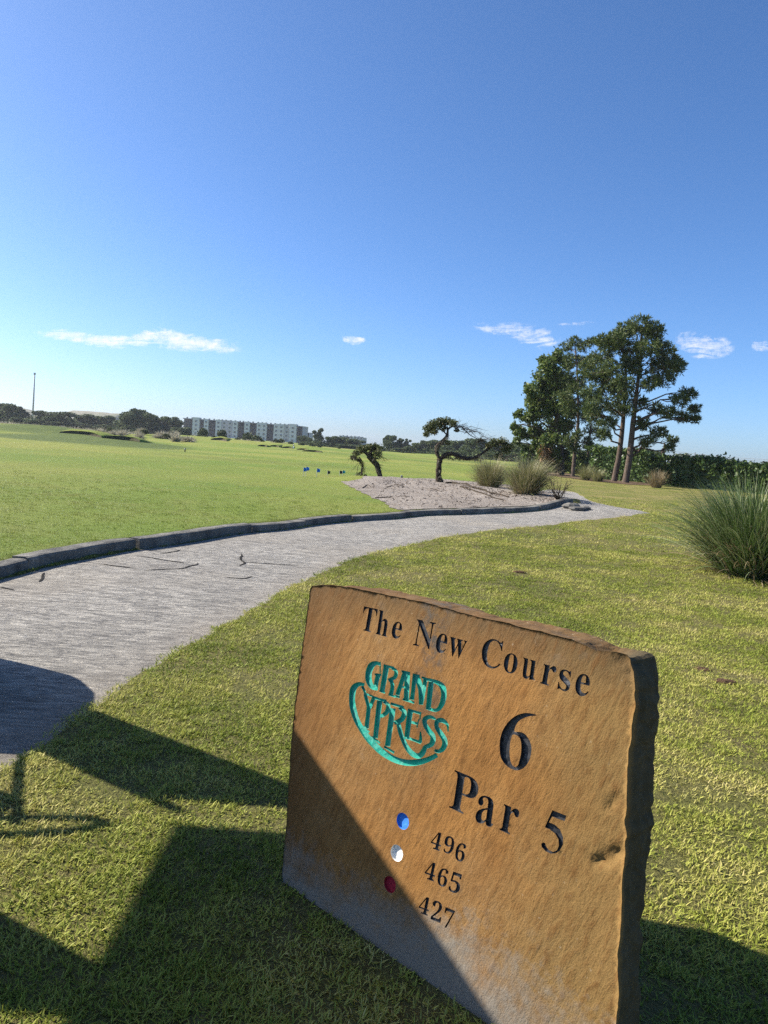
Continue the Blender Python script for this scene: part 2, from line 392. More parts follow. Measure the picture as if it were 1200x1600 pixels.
# keep clear of the kerb
kb_d, kb_s, _ = polydist(np.array([p[0] for p in sand_loop]), np.array([p[1] for p in sand_loop]), KERB)
for i, p in enumerate(sand_loop):
    if kb_s[i] < 0 or kb_d[i] < 0.2:
        j = int(np.argmin([np.hypot(q[0] - p[0], q[1] - p[1]) for q in KL])); d = np.array(KL[min(j + 1, len(KL) - 1)]) - KL[max(j - 1, 0)]; d = d / np.linalg.norm(d)
        sand_loop[i] = np.array(KL[j]) + np.array([-d[1], d[0]]) * 0.2
SAND = [tuple(p) for p in sand_loop]
sand_m = new_mat('sand', (0.42, 0.35, 0.29), 0.95, 0.15)
W = coord(sand_m, 'World'); s1 = tex_noise(sand_m, 0.8, 5, 0.6, W); s2 = tex_noise(sand_m, 6, 6, 0.7, W); s3 = tex_noise(sand_m, 45, 3, 0.6, W)
c = mixc(sand_m, frange(sand_m, s1, 0.35, 0.65), (0.215, 0.185, 0.155), (0.300, 0.265, 0.228))
c = mixc(sand_m, frange(sand_m, s2, 0.54, 0.66, 0, 0.85), c, (0.11, 0.078, 0.056))
set_col(sand_m, mixc(sand_m, frange(sand_m, s3, 0.5, 0.8, 0, .35), c, (0.2, 0.16, 0.13)))
bump(sand_m, math_(sand_m, 'ADD', s2, math_(sand_m, 'MULTIPLY', s3, .4)), 0.9, 0.08)
def sz(x, y):
    x = np.atleast_1d(x); y = np.atleast_1d(y)
    d, _, _ = polydist(x, y, SAND + [SAND[0]])
    lump = np.array([0.06 * noise.noise(Vector((a * .9, b * .6, 1.7))) + 0.03 * noise.noise(Vector((a * 3, b * 3, 5))) for a, b in zip(x, y)])
    return hz(x, y) + 0.012 + (lump * .8 + 0.03) * sstep(d / 0.9)
sand = cdt_sheet(SAND, 0.16, sz, 'sand_bed', sand_m)
tag(sand, 'bare pale sand bed with roots and debris beyond the kerb', kind='structure')

# ------------------------------------------------------------------ stone sign
YAW, LEAN = R(42.0), R(7.0)
su = np.array([math.cos(YAW), -math.sin(YAW), 0.0]); sback = np.array([math.sin(YAW), math.cos(YAW), 0.0])
sv = math.cos(LEAN) * np.array([0, 0, 1.0]) + math.sin(LEAN) * sback
sy = np.cross(sv, su); SO = flat(442, 1378, 0.0); SO[2] = float(hz(SO[0], SO[1]))
def onp(px, py):
    d = ray(px, py); t = ((SO - EYE) @ sy) / (d @ sy); P = EYE + d * t - SO
    return np.array([P @ su, P @ sv])
SIGN_PX = [(443, 1384), (441, 1362), (447, 1290), (452.5, 1200), (455, 1160), (463, 1080), (472, 1010), (480, 955), (485.5, 920), (488, 915.5), (498, 914), (520, 914.5), (545, 917.5), (575, 923), (600, 928.5), (625, 934), (650, 938.5), (672, 944), (700, 951), (728, 959), (750, 964), (775, 970), (800, 976), (830, 983), (850, 988), (875, 994), (893, 999), (908, 1005), (921, 1012), (932, 1017), (945, 1017.5), (962, 1019), (978, 1023), (983, 1030), (984.5, 1042), (990, 1058), (992, 1078), (991, 1110), (987, 1140), (984, 1170), (981, 1200), (979, 1235), (978, 1262), (977, 1300), (976, 1330), (974, 1352), (972, 1380), (971, 1410), (970, 1440), (967, 1470), (965, 1500), (965, 1530), (967, 1555), (963, 1580), (960, 1610)]
ol = [onp(*p) for p in SIGN_PX]
br = onp(958, 1640); ol += [br, np.array([br[0] - 0.01, -0.16]), np.array([0.02, -0.16])]
loop = []
for i in range(len(ol)):
    a, b = ol[i], ol[(i + 1) % len(ol)]; n = max(1, int(np.linalg.norm(b - a) / 0.009))
    for k in range(n): loop.append(a + (b - a) * k / n)
L0 = len(loop); jit = []
for i, p in enumerate(loop):
    t = loop[(i + 1) % L0] - loop[i - 1]; t = t / (np.linalg.norm(t) + 1e-9); nn = np.array([t[1], -t[0]])
    amp = 0.0028 if p[0] < 0.9 else 0.0055 * abs(noise.noise(Vector((p[1] * 7, 3, 1)))) * 2 + .001
    jit.append(p + nn * (noise.noise(Vector((p[0] * 33, p[1] * 33, 0))) * amp + noise.noise(Vector((p[0] * 130, p[1] * 130, 4))) * .0014))
loop = jit
SIGN = [tuple(p) for p in loop]
GLYPH = {
 'T': [[(92,0),(92,17),(123,21),(134,25),(148,39),(155,64),(156,81),(156,433),(124,431),(102,426),(82,416),(65,403),(51,387),(41,367),(33,344),(29,318),(11,318),(11,455),(410,455),(410,317),(394,317),(381,368),(357,404),(319,426),(263,433),(263,81),(267,49),(276,30),(296,21),(328,17),(328,0)]],
 'h': [[(18,0),(18,16),(41,22),(51,37),(52,56),(52,399),(49,424),(36,437),(19,440),(19,455),(148,455),(148,267),(168,289),(190,305),(215,315),(243,318),(281,312),(309,292),(325,258),(330,212),(330,56),(334,31),(341,22),(363,16),(363,0),(202,0),(202,16),(219,19),(228,26),(233,38),(235,56),(235,217),(232,250),(225,264),(212,270),(188,269),(173,262),(160,251),(148,235),(148,56),(151,31),(158,22),(180,16),(180,0)]],
 'e': [[(154,-10),(135,-9),(100,1),(70,22),(46,51),(29,88),(21,132),(19,157),(24,201),(38,240),(47,258),(72,286),(87,298),(103,307),(138,317),(185,316),(209,309),(230,297),(249,280),(264,259),(274,234),(281,206),(283,166),(117,166),(123,112),(138,73),(164,50),(199,42),(219,45),(237,53),(254,67),(270,86),(285,73),(258,36),(228,11),(193,-5)],[(116,192),(201,192),(197,266),(188,286),(172,296),(161,297),(141,291),(127,274),(119,244)]],
 'N': [[(403,-11),(107,350),(107,79),(113,38),(126,26),(136,21),(167,17),(167,0),(18,0),(18,17),(54,23),(65,30),(75,57),(76,79),(76,388),(33,435),(18,439),(18,455),(156,455),(391,169),(391,377),(386,414),(375,429),(331,439),(331,455),(480,455),(480,439),(450,434),(433,425),(425,407),(422,393),(422,377),(422,-11)]],
 'w': [[(122,-10),(17,265),(3,288),(-11,293),(-11,310),(138,310),(138,293),(117,287),(114,276),(120,253),(167,127),(211,235),(193,285),(181,293),(168,295),(168,310),(323,310),(323,293),(311,292),(302,288),(297,283),(296,269),(298,262),(336,141),(382,256),(387,275),(380,289),(356,295),(356,310),(445,310),(445,295),(428,289),(412,258),(304,-10),(289,-10),(223,197),(140,-10)]],
 'C': [[(257,-11),(224,-9),(193,-3),(164,6),(137,20),(91,56),(72,79),(56,104),(43,132),(34,162),(28,194),(26,228),(28,262),(34,294),(43,323),(56,351),(72,376),(92,399),(114,418),(139,435),(166,448),(195,458),(226,464),(283,464),(337,451),(382,435),(399,437),(408,443),(415,452),(419,465),(437,465),(437,308),(420,308),(407,338),(392,364),(375,387),(356,407),(335,423),(313,434),(290,441),(265,443),(212,430),(174,389),(151,321),(144,226),(152,138),(177,74),(219,36),(278,24),(318,29),(338,35),(377,56),(412,87),(428,106),(447,89),(409,45),(365,14),(314,-5)]],
 'o': [[(147,-9),(127,-5),(90,11),(60,37),(38,70),(29,89),(20,131),(20,177),(29,219),(48,256),(74,286),(108,306),(127,313),(147,317),(189,317),(228,307),(245,298),(275,273),(298,240),(312,200),(316,178),(316,130),(306,88),(298,69),(275,36),(261,22),(228,2),(210,-5),(190,-9)],[(169,11),(182,13),(193,18),(202,27),(212,47),(219,114),(219,194),(213,253),(208,271),(201,283),(192,292),(181,297),(169,299),(155,297),(144,292),(135,283),(128,271),(123,253),(118,194),(118,114),(125,47),(135,27),(144,18),(155,13)]],
 'u': [[(109,-8),(91,-3),(77,5),(65,17),(57,32),(47,72),(46,97),(46,248),(42,276),(35,287),(21,293),(11,294),(11,310),(142,310),(142,74),(144,58),(156,41),(169,36),(191,37),(205,43),(228,66),(228,248),(224,277),(216,288),(189,294),(189,310),(324,310),(324,70),(328,44),(336,35),(360,30),(360,13),(300,7),(228,-10),(228,40),(209,19),(186,3),(160,-7),(145,-9)]],
 'r': [[(18,0),(18,16),(41,22),(51,37),(52,56),(52,252),(49,280),(42,289),(29,293),(20,293),(21,310),(146,310),(146,252),(165,280),(187,301),(210,314),(233,318),(258,315),(275,304),(282,296),(289,277),(287,248),(278,234),(265,225),(248,222),(233,224),(199,257),(189,260),(175,255),(168,250),(156,231),(150,207),(149,192),(149,56),(155,30),(165,22),(197,16),(197,0)]],
 's': [[(137,-9),(73,9),(66,8),(55,-1),(51,-9),(36,-9),(36,105),(53,105),(66,68),(75,52),(99,28),(126,16),(162,18),(171,21),(185,33),(192,58),(190,72),(183,84),(172,95),(107,130),(76,148),(54,169),(41,193),(37,220),(39,241),(44,259),(53,276),(65,291),(80,303),(98,312),(118,317),(166,316),(213,305),(223,308),(230,319),(244,319),(244,222),(228,222),(215,254),(196,277),(174,291),(162,295),(139,296),(116,286),(105,267),(107,244),(121,227),(191,189),(221,172),(241,151),(253,127),(257,95),(255,72),(250,51),(241,33),(228,18),(212,6),(194,-3),(174,-8)]],
 'P': [[(15,0),(15,17),(45,22),(55,26),(68,39),(74,64),(75,81),(75,379),(68,416),(55,429),(32,437),(16,439),(16,455),(214,455),(287,452),(315,447),(352,432),(379,411),(390,398),(404,367),(408,350),(409,332),(406,305),(398,280),(385,259),(367,240),(343,225),(314,214),(281,208),(242,206),(182,206),(182,81),(185,50),(194,32),(212,22),(242,17),(242,0)],[(182,230),(225,231),(244,235),(260,243),(272,253),(281,266),(291,304),(291,354),(283,392),(275,406),(265,417),(252,425),(236,430),(207,431),(189,424),(182,407),(182,398)]],
 'a': [[(255,-10),(232,-7),(216,1),(205,15),(200,35),(176,16),(151,2),(124,-6),(95,-9),(64,-4),(40,11),(31,22),(21,48),(20,63),(23,84),(31,104),(45,121),(63,136),(119,164),(199,190),(198,254),(192,275),(180,288),(160,295),(129,294),(115,290),(107,283),(106,268),(121,243),(122,222),(116,208),(103,197),(87,191),(59,194),(45,203),(36,218),(33,236),(37,259),(49,278),(69,295),(95,308),(126,316),(195,317),(223,312),(246,304),(263,292),(276,277),(285,259),(291,236),(293,210),(293,62),(296,37),(304,34),(316,38),(320,42),(329,28),(312,11),(294,-1),(275,-8)],[(162,35),(187,50),(199,63),(199,169),(164,157),(138,139),(123,114),(118,84),(120,62),(126,46),(137,37)]],
 '2': [[(24,0),(24,69),(123,171),(160,210),(197,261),(218,307),(226,354),(223,405),(212,427),(196,441),(174,445),(158,443),(145,438),(134,429),(126,416),(116,380),(112,329),(77,333),(50,344),(40,353),(32,365),(26,396),(30,419),(43,441),(63,459),(92,474),(129,483),(174,486),(209,484),(240,479),(267,469),(288,456),(306,440),(318,421),(325,399),(328,375),(323,340),(301,294),(254,237),(201,182),(154,138),(87,74),(244,74),(263,77),(279,86),(292,101),(300,120),(305,141),(345,141),(341,0)]],
 '4': [[(121,0),(121,36),(170,40),(186,50),(191,58),(195,84),(195,125),(9,125),(9,166),(199,480),(293,480),(293,169),(363,169),(363,125),(293,125),(294,70),(297,58),(309,44),(337,36),(357,36),(357,0)],[(56,169),(195,169),(195,287),(196,367),(199,416),(158,338),(146,319)]],
 '5': [[(119,-4),(84,5),(58,18),(40,35),(30,54),(27,75),(31,95),(35,103),(59,118),(81,121),(82,102),(92,74),(111,52),(130,43),(154,40),(186,46),(212,63),(226,83),(234,111),(237,148),(236,171),(231,192),(224,209),(213,223),(200,233),(184,241),(166,246),(112,245),(71,235),(40,247),(62,480),(316,480),(319,357),(281,357),(272,391),(263,402),(244,406),(105,406),(94,281),(147,291),(205,289),(238,282),(267,271),(293,256),(313,235),(328,211),(337,181),(340,148),(336,108),(324,75),(306,48),(282,27),(241,6),(195,-5)]],
 '6': [[(197,-7),(150,-1),(129,7),(109,18),(76,49),(62,69),(42,120),(35,151),(30,222),(33,275),(42,325),(66,391),(90,426),(120,455),(156,475),(198,485),(242,486),(291,476),(322,457),(338,431),(339,402),(330,384),(312,369),(280,361),(260,360),(254,410),(243,434),(232,443),(216,447),(197,444),(180,435),(165,421),(152,401),(142,375),(134,345),(128,309),(125,269),(173,290),(201,294),(247,292),(273,285),(295,274),(315,258),(331,237),(343,214),(350,186),(352,155),(349,121),(342,90),(330,62),(313,38),(291,19),(264,5),(233,-4)],[(211,39),(222,44),(239,64),(246,79),(254,121),(254,174),(245,214),(238,228),(219,247),(206,252),(184,253),(145,238),(125,221),(131,138),(137,106),(147,81),(158,62),(170,48),(184,40)]],
 '7': [[(111,0),(289,406),(113,406),(97,404),(86,398),(78,387),(74,372),(70,338),(30,338),(33,480),(353,480),(353,447),(168,0)]],
 '9': [[(133,-6),(88,4),(67,17),(48,42),(42,69),(50,94),(67,105),(75,107),(95,67),(103,56),(114,47),(140,37),(156,36),(194,48),(223,84),(242,145),(251,230),(234,212),(200,192),(155,185),(128,187),(103,194),(80,205),(60,220),(44,240),(33,264),(26,292),(25,347),(28,369),(42,409),(64,441),(95,466),(113,475),(154,485),(201,485),(244,473),(264,463),(298,433),(323,390),(333,363),(340,332),(344,298),(345,233),(334,157),(321,111),(301,72),(274,39),(241,14),(200,-2),(177,-5)],[(184,233),(206,236),(224,245),(245,268),(251,278),(245,352),(239,380),(231,403),(221,420),(209,432),(196,439),(181,441),(168,439),(156,434),(145,425),(130,397),(122,354),(121,328),(125,286),(137,257),(156,239)]],
}

shapes = []   # (name, label, material key, depth, list of polygons, rule)
def glyph(ch, bl, br_, tl, z0, sc, depth, name):
    q = lambda p: onp(z0[0] + p[0] / sc, z0[1] + p[1] / sc)
    B, X_, Y_ = q(bl), q(br_), q(tl); P = GLYPH[ch]; xs = [p[0] for l in P for p in l]; ys = [p[1] for l in P for p in l]
    x0, x1, y0, y1 = min(xs), max(xs), min(ys), max(ys)
    polys = [[tuple(B + (X_ - B) * ((x - x0) / (x1 - x0)) + (Y_ - B) * ((y - y0) / (y1 - y0))) for x, y in l] for l in P]
    shapes.append((name, None, 'black', depth, polys, 'evenodd'))
z1, k1_ = (560, 935), 6.6667
for ch, a, b, t in [('T', (19, 325), (161, 361), (60, 82)), ('h', (180, 370), (297, 402), (215, 118)), ('e', (333, 405), (432, 432), (368, 232)),
                    ('N', (568, 492), (765, 537), (613, 217)), ('e', (795, 550), (905, 585), (833, 352)), ('w', (926, 588), (1102, 640), (958, 398))]:
    glyph(ch, a, b, t, z1, k1_, 0.0065, 'engraved_letter')
z2, k2_ = (740, 985), 6.316
for ch, a, b, t in [('C', (62, 345), (255, 398), (102, 62)), ('o', (283, 405), (415, 440), (312, 212)), ('u', (462, 462), (598, 505), (488, 266)),
                    ('r', (655, 522), (785, 560), (690, 325)), ('s', (825, 580), (945, 614), (850, 372)), ('e', (990, 630), (1128, 665), (1022, 415))]:
    glyph(ch, a, b, t, z2, k2_, 0.0065, 'engraved_letter')
z3, k3_ = (700, 1100), 6.0
for ch, a, b, t in [('P', (5, 970), (240, 1080), (62, 618)), ('a', (245, 1105), (415, 1165), (285, 840)), ('r', (480, 1180), (630, 1250), (522, 930))]:
    glyph(ch, a, b, t, z3, k3_, 0.0085, 'engraved_letter')
SIX = [[(832, 100), (780, 88), (720, 84), (650, 105), (590, 145), (540, 205), (505, 275), (488, 350), (486, 430), (498, 500), (530, 555), (580, 600), (640, 622), (690, 612), (740, 570), (770, 510), (784, 440), (780, 380), (755, 320), (715, 275), (660, 260), (626, 262), (624, 240), (650, 178), (700, 138), (760, 116), (832, 108)],
       [(605, 290), (590, 340), (582, 400), (580, 470), (590, 540), (610, 580), (635, 593), (655, 578), (675, 520), (686, 450), (688, 380), (680, 330), (655, 297), (625, 284)]]
FIVE = [[(978, 995), (1110, 1048), (1091, 1099), (976, 1056), (945, 1110), (1000, 1132), (1050, 1180), (1078, 1250), (1075, 1320), (1050, 1370), (1010, 1400), (960, 1405), (910, 1380), (875, 1340), (872, 1310), (890, 1298), (910, 1305), (916, 1335), (945, 1372), (985, 1388), (1018, 1372), (1038, 1330), (1033, 1270), (1000, 1215), (950, 1175), (905, 1157)]]
def traced(P, z0, sc): return [[tuple(onp(z0[0] + x / sc, z0[1] + y / sc)) for x, y in smooth_line([(float(a), float(b)) for a, b in l] + [l[0]], 18)[:-1]] for l in P]
shapes.append(('engraved_digit', 'large digit 6', 'black', 0.0105, traced(SIX, z3, k3_), 'evenodd'))
shapes.append(('engraved_digit', 'large digit 5', 'black', 0.0085, [[tuple(onp(z3[0] + x / k3_, z3[1] + y / k3_)) for x, y in FIVE[0]]], 'evenodd'))
z5, k5_ = (640, 1290), 9.41
for ch, a, b, t in [('4', (292, 322), (440, 378), (345, 70)), ('9', (478, 385), (620, 440), (530, 135)), ('6', (648, 500), (790, 550), (700, 235)),
                    ('4', (208, 768), (358, 825), (262, 512)), ('6', (392, 868), (535, 920), (440, 605)), ('5', (565, 955), (725, 1015), (625, 668)),
                    ('4', (118, 1272), (268, 1330), (172, 1020)), ('2', (308, 1375), (455, 1435), (350, 1085)), ('7', (478, 1480), (620, 1540), (530, 1195))]:
    glyph(ch, a, b, t, z5, k5_, 0.0055, 'engraved_digit')
zd, kd_ = (590, 1255), 7.805
for (cx, cy), key in (((300, 220), 'blue'), ((232, 608), 'white'), ((152, 990), 'red')):
    c0 = onp(zd[0] + cx / kd_, zd[1] + cy / kd_); c1 = onp(zd[0] + (cx - 6) / kd_, zd[1] + (cy - 103) / kd_); r = np.linalg.norm(c1 - c0)
    shapes.append(('painted_dot', key + ' recessed tee dot', key, 0.0095, [[tuple(c0 + r * np.array([math.cos(t), math.sin(t)])) for t in np.linspace(0, 2 * math.pi, 32, endpoint=False)]], 'evenodd'))
zl, kl_ = (530, 1010), 6.316
def stroke(*pts, cap=0.0):
    """pts: (x, y, width) along the middle of one cut stroke"""
    P = [np.array(p[:2], float) for p in pts]; w = [p[2] / 2 for p in pts]
    if len(P) > 2:
        sm = smooth_line([np.array(p, float) for p in pts], 14); P = [p[:2] for p in sm]; w = [p[2] / 2 for p in sm]
    A, B = [], []; n = len(P)
    for i in range(n):
        t = P[min(i + 1, n - 1)] - P[max(i - 1, 0)]; t = t / np.linalg.norm(t); nn = np.array([-t[1], t[0]])
        A.append(P[i] + nn * w[i]); B.append(P[i] - nn * w[i])
    return [tuple(onp(zl[0] + p[0] / kl_, zl[1] + p[1] / kl_)) for p in A + B[::-1]]
LOGO = [
 ('letter G of the emblem', [stroke((412, 178, 26), (370, 165, 42), (320, 190, 66), (293, 260, 66), (296, 340, 62), (330, 400, 48), (385, 418, 34)), stroke((392, 270, 48), (372, 345, 46), (362, 415, 42)), stroke((352, 276, 20), (420, 280, 24)), stroke((408, 150, 14), (408, 262, 12))]),
 ('letter R of the emblem', [stroke((470, 190, 56), (425, 450, 50)), stroke((440, 186, 24), (545, 212, 26)), stroke((520, 212, 26), (562, 240, 36), (556, 300, 40), (490, 335, 34)), stroke((515, 325, 36), (530, 395, 40), (512, 482, 46)), stroke((488, 474, 20), (562, 498, 20)), stroke((398, 438, 18), (455, 458, 18))]),
 ('letter A of the emblem', [stroke((655, 250, 44), (578, 480, 42)), stroke((680, 260, 52), (672, 395, 54), (668, 530, 52)), stroke((622, 398, 20), (690, 412, 20)), stroke((622, 244, 24), (706, 264, 24)), stroke((550, 486, 22), (602, 502, 22)), stroke((630, 518, 24), (748, 556, 22))]),
 ('letter N of the emblem', [stroke((752, 278, 44), (726, 520, 40)), stroke((765, 285, 56), (812, 425, 54), (812, 575, 46)), stroke((858, 318, 46), (826, 560, 22)), stroke((730, 274, 20), (800, 292, 20)), stroke((700, 508, 20), (745, 522, 20)), stroke((818, 304, 22), (890, 326, 22))]),
 ('letter D of the emblem', [stroke((915, 350, 52), (886, 600, 50)), stroke((880, 325, 28), (970, 352, 40), (1025, 400, 58), (1038, 480, 56), (1018, 570, 52), (965, 628, 36), (860, 605, 26))]),
 ('letter C of the emblem', [stroke((252, 378, 26), (195, 372, 44), (145, 410, 62), (127, 490, 64), (132, 590, 62), (165, 710, 60), (220, 815, 58), (300, 925, 62), (400, 1025, 66), (500, 1095, 64), (620, 1140, 62), (740, 1148, 62), (860, 1122, 54), (965, 1072, 46)), stroke((225, 392, 30), (250, 440, 26), (262, 500, 22))]),
 ('letter Y of the emblem', [stroke((256, 470, 34), (294, 600, 36)), stroke((345, 505, 40), (302, 610, 34)), stroke((297, 590, 46), (268, 810, 44)), stroke((234, 790, 20), (292, 850, 24)), stroke((255, 466, 18), (330, 490, 18)), stroke((326, 492, 18), (385, 512, 18))]),
 ('letter P of the emblem', [stroke((402, 535, 56), (355, 905, 50)), stroke((352, 508, 24), (470, 540, 28)), stroke((440, 540, 30), (486, 580, 42), (470, 650, 46), (405, 695, 34)), stroke((316, 892, 22), (402, 955, 24))]),
 ('letter R of the emblem with a long tail', [stroke((532, 610, 60), (475, 985, 52)), stroke((510, 562, 26), (640, 602, 28)), stroke((595, 600, 34), (645, 645, 50), (620, 720, 52), (545, 755, 40)), stroke((585, 750, 44), (612, 870, 44), (660, 985, 50), (725, 1062, 54), (790, 1080, 56), (832, 1035, 52), (850, 985, 40)), stroke((440, 988, 22), (542, 1050, 26))]),
 ('letter E of the emblem', [stroke((705, 640, 56), (668, 890, 52)), stroke((680, 622, 24), (815, 662, 28)), stroke((806, 655, 14), (800, 722, 14)), stroke((700, 742, 26), (785, 765, 26)), stroke((790, 715, 12), (768, 800, 14)), stroke((645, 895, 28), (730, 920, 26), (810, 950, 30)), stroke((802, 840, 12), (805, 900, 30), (800, 950, 36))]),
 ('first letter S of the emblem', [stroke((958, 718, 18), (905, 695, 38), (852, 715, 50), (850, 770, 46), (885, 830, 52), (925, 890, 54), (915, 960, 52), (870, 985, 44), (838, 985, 30))]),
 ('second letter S of the emblem', [stroke((1078, 842, 12), (1070, 770, 30), (1020, 728, 48), (970, 740, 44), (968, 800, 44), (1005, 860, 52), (1042, 930, 56), (1030, 1000, 52), (985, 1035, 40), (940, 1025, 26))]),
]
for lab, polys in LOGO: shapes.append(('emblem_letter', lab, 'teal', 0.0085, polys, 'any'))

PITS = [(955, 1338, .013, .010), (943, 1345, .012, .012), (931, 1346, .010, .011), (966, 1332, .012, .012), (958, 1253, .010, .008), (952, 1262, .008, .008), (966, 1246, .008, .008), (986, 1048, .014, .010), (975, 1030, .016, .010), (962, 1326, .006, .008), (948, 1000, .01, .006), (612, 962, .003, .004), (846, 1006, .004, .005)]
PITS = [(*onp(a, b), r, d) for a, b, r, d in PITS]
def dent(u, v):
    y = 0.0045 * noise.noise(Vector((u * 3.2, v * 3.2, 1))) + 0.0012 * noise.noise(Vector((u * 17, v * 17, 2)))
    y += 0.0009 * noise.noise(Vector(((u * .57 + v * .82) * 60, (u * .82 - v * .57) * 14, 5)))
    for a, b, r, d in PITS:
        q = math.hypot(u - a, v - b) / r
        if q < 2.5: y += d * math.exp(-q * q) * (1 + .5 * noise.noise(Vector((u * 90, v * 90, 7))))
    return y
pts = [Vector(p) for p in SIGN]; edges = [(i, (i + 1) % len(pts)) for i in range(len(pts))]
for s_ in shapes:
    for poly in s_[4]:
        b0 = len(pts); pts += [Vector(p) for p in poly]; edges += [(b0 + i, b0 + (i + 1) % len(poly)) for i in range(len(poly))]
us = np.array(SIGN); st = 0.011
GX, GY = np.meshgrid(np.arange(us[:, 0].min(), us[:, 0].max(), st), np.arange(us[:, 1].min(), us[:, 1].max(), st))
GX = GX.ravel() + rng.uniform(-.3, .3, GX.size) * st; GY = GY.ravel() + rng.uniform(-.3, .3, GY.size) * st
ok = in_poly(GX, GY, SIGN); od, _, _ = polydist(GX, GY, SIGN + [SIGN[0]]); ok &= od > 0.004
pts += [Vector((float(a), float(b))) for a, b in zip(GX[ok], GY[ok])]
v2, e2, f2, *_ = geometry.delaunay_2d_cdt(pts, edges, [], 0, 1e-6)
v2 = np.array([tuple(p) for p in v2]); f2 = np.array([t for t in f2 if len(t) == 3]); cen = v2[f2].mean(1)
ins = in_poly(cen[:, 0], cen[:, 1], SIGN); f2 = f2[ins]; cen = cen[ins]
owner = np.full(len(f2), -1)
for k, s_ in enumerate(shapes):
    hit = np.zeros(len(f2), bool)
    for poly in s_[4]:
        q = in_poly(cen[:, 0], cen[:, 1], poly)
        hit = (hit ^ q) if s_[5] == 'evenodd' else (hit | q)
    owner[(owner < 0) & hit] = k
dz = np.array([dent(a, b) for a, b in v2])
V3 = np.column_stack([v2[:, 0], dz, v2[:, 1]])
def up_front(T):
    a, b, c_ = v2[T[:, 0]], v2[T[:, 1]], v2[T[:, 2]]
    cr = (b[:, 0] - a[:, 0]) * (c_[:, 1] - a[:, 1]) - (b[:, 1] - a[:, 1]) * (c_[:, 0] - a[:, 0])
    T = T.copy(); m_ = cr < 0; T[m_] = T[m_][:, ::-1]; return T
f2 = up_front(f2)
sign = thing('stone_sign', 'large orange sandstone slab sign engraved with hole 6 par 5 details standing in the grass', 'sign')
sign.matrix_world = Matrix(((su[0], sy[0], sv[0], SO[0]), (su[1], sy[1], sv[1], SO[1]), (su[2], sy[2], sv[2], SO[2]), (0, 0, 0, 1)))
# stone body: front sheet with the letters cut out, rough split sides, plain back
verts = V3.tolist(); faces = [tuple(t) for t in f2[owner < 0]]
# outline vertices in order
key = {}
for i, p in enumerate(v2): key.setdefault((round(p[0], 5), round(p[1], 5)), i)
ring0 = []
for p in SIGN:
    k = key.get((round(p[0], 5), round(p[1], 5)))
    if k is None: k = int(np.argmin(np.hypot(v2[:, 0] - p[0], v2[:, 1] - p[1])))
    if not ring0 or ring0[-1] != k: ring0.append(k)
T_ = 0.172; levels = [0.003, 0.012, 0.026, 0.042, 0.06, 0.08, 0.1, 0.12, 0.14, 0.158, T_]
n0 = len(ring0); prev = ring0
rp = np.array([v2[i] for i in ring0]); tg = np.roll(rp, -3, 0) - np.roll(rp, 3, 0); tg /= np.linalg.norm(tg, axis=1)[:, None] + 1e-9
nr = np.column_stack([-tg[:, 1], tg[:, 0]])
if ((rp + nr * .01)[:, 0].max() < rp[:, 0].max()): nr = -nr
side_prof = lambda v: np.interp(v, [-.2, 0.17, .3, .42, .52, .62, .72, .82, .92, 1.1], [-.010, -.010, -.012, -.010, -.004, .004, .004, .010, .002, 0.0])
for li, y in enumerate(levels):
    cur = []
    for j in range(n0):
        u, v = rp[j]; w = y / T_
        amp = 0.026 * min(1, w * 2.2) * (1 if nr[j][1] < .5 else .8)
        o = amp * (noise.noise(Vector((u * 7 + 3, v * 7, y * 16))) + .55 * noise.noise(Vector((u * 21, v * 21, y * 40 + 3))) + .3 * noise.noise(Vector((u * 60, v * 60, y * 90 + 3)))) * .62
        top = max(0, nr[j][1]); right = max(0, nr[j][0])
        if right > .5: o += w * (.014 * noise.noise(Vector((1, v * 4.5, y * 9))) - .016 * max(0, noise.noise(Vector((5, v * 9, y * 14)))) )
        if right > .5 and u > .8: o += side_prof(v) * min(1, w * 1.6)
        o *= (1 - .45 * top)
        if top > .5 and u > .93 : o -= 0.02 * math.exp(-((u - 1.0) / .05) ** 2) * math.exp(-((w - .35) / .3) ** 2)
        if w > .95: o -= 0.012
        o += 0.001 if li == 0 else 0; o -= (0.006 * min(1, li / 2) * (1 - w) if top > .5 else 0)
        d0 = dz[ring0[j]] if li < 3 else 0
        verts.append((u + nr[j][0] * o, y + d0 * (1 - li / 3), v + nr[j][1] * o)); cur.append(len(verts) - 1)
    for j in range(n0):
        k = (j + 1) % n0; faces.append((prev[j], cur[j], cur[k], prev[k]))
    prev = cur
bp = [Vector((verts[i][0], verts[i][2])) for i in prev]
vb, eb, fb, *_ = geometry.delaunay_2d_cdt(bp, [(i, (i + 1) % n0) for i in range(n0)], [], 1, 1e-7)
if len(vb) == n0:
    for t in fb: faces.append(tuple(prev[i] for i in t))
rock = new_mat('sandstone', (0.4, 0.2, 0.07), 0.88, 0.2)
O = coord(rock, 'Object'); Od = coord(rock, 'Object', (1, 1, 1), (0, R(-18), 0))
Ost = coord(rock, 'Object', (1, 1, 1), (0, R(-18), 0))
n, l = nt(rock)
stx = n.new('ShaderNodeMapping'); stx.inputs['Scale'].default_value = (9, 9, 2.0); l.new(Ost, stx.inputs['Vector'])
r1 = tex_noise(rock, 1.0, 5, 0.6, stx.outputs[0], 0.4); r2 = tex_noise(rock, 2.4, 4, 0.6, O); r3 = tex_noise(rock, 22, 5, 0.7, O); r4 = tex_noise(rock, 260, 3, 0.7, O)
stx2 = n.new('ShaderNodeMapping'); stx2.inputs['Scale'].default_value = (60, 60, 16); l.new(Ost, stx2.inputs['Vector']); r5 = tex_noise(rock, 1.0, 4, 0.65, stx2.outputs[0], 0.3)
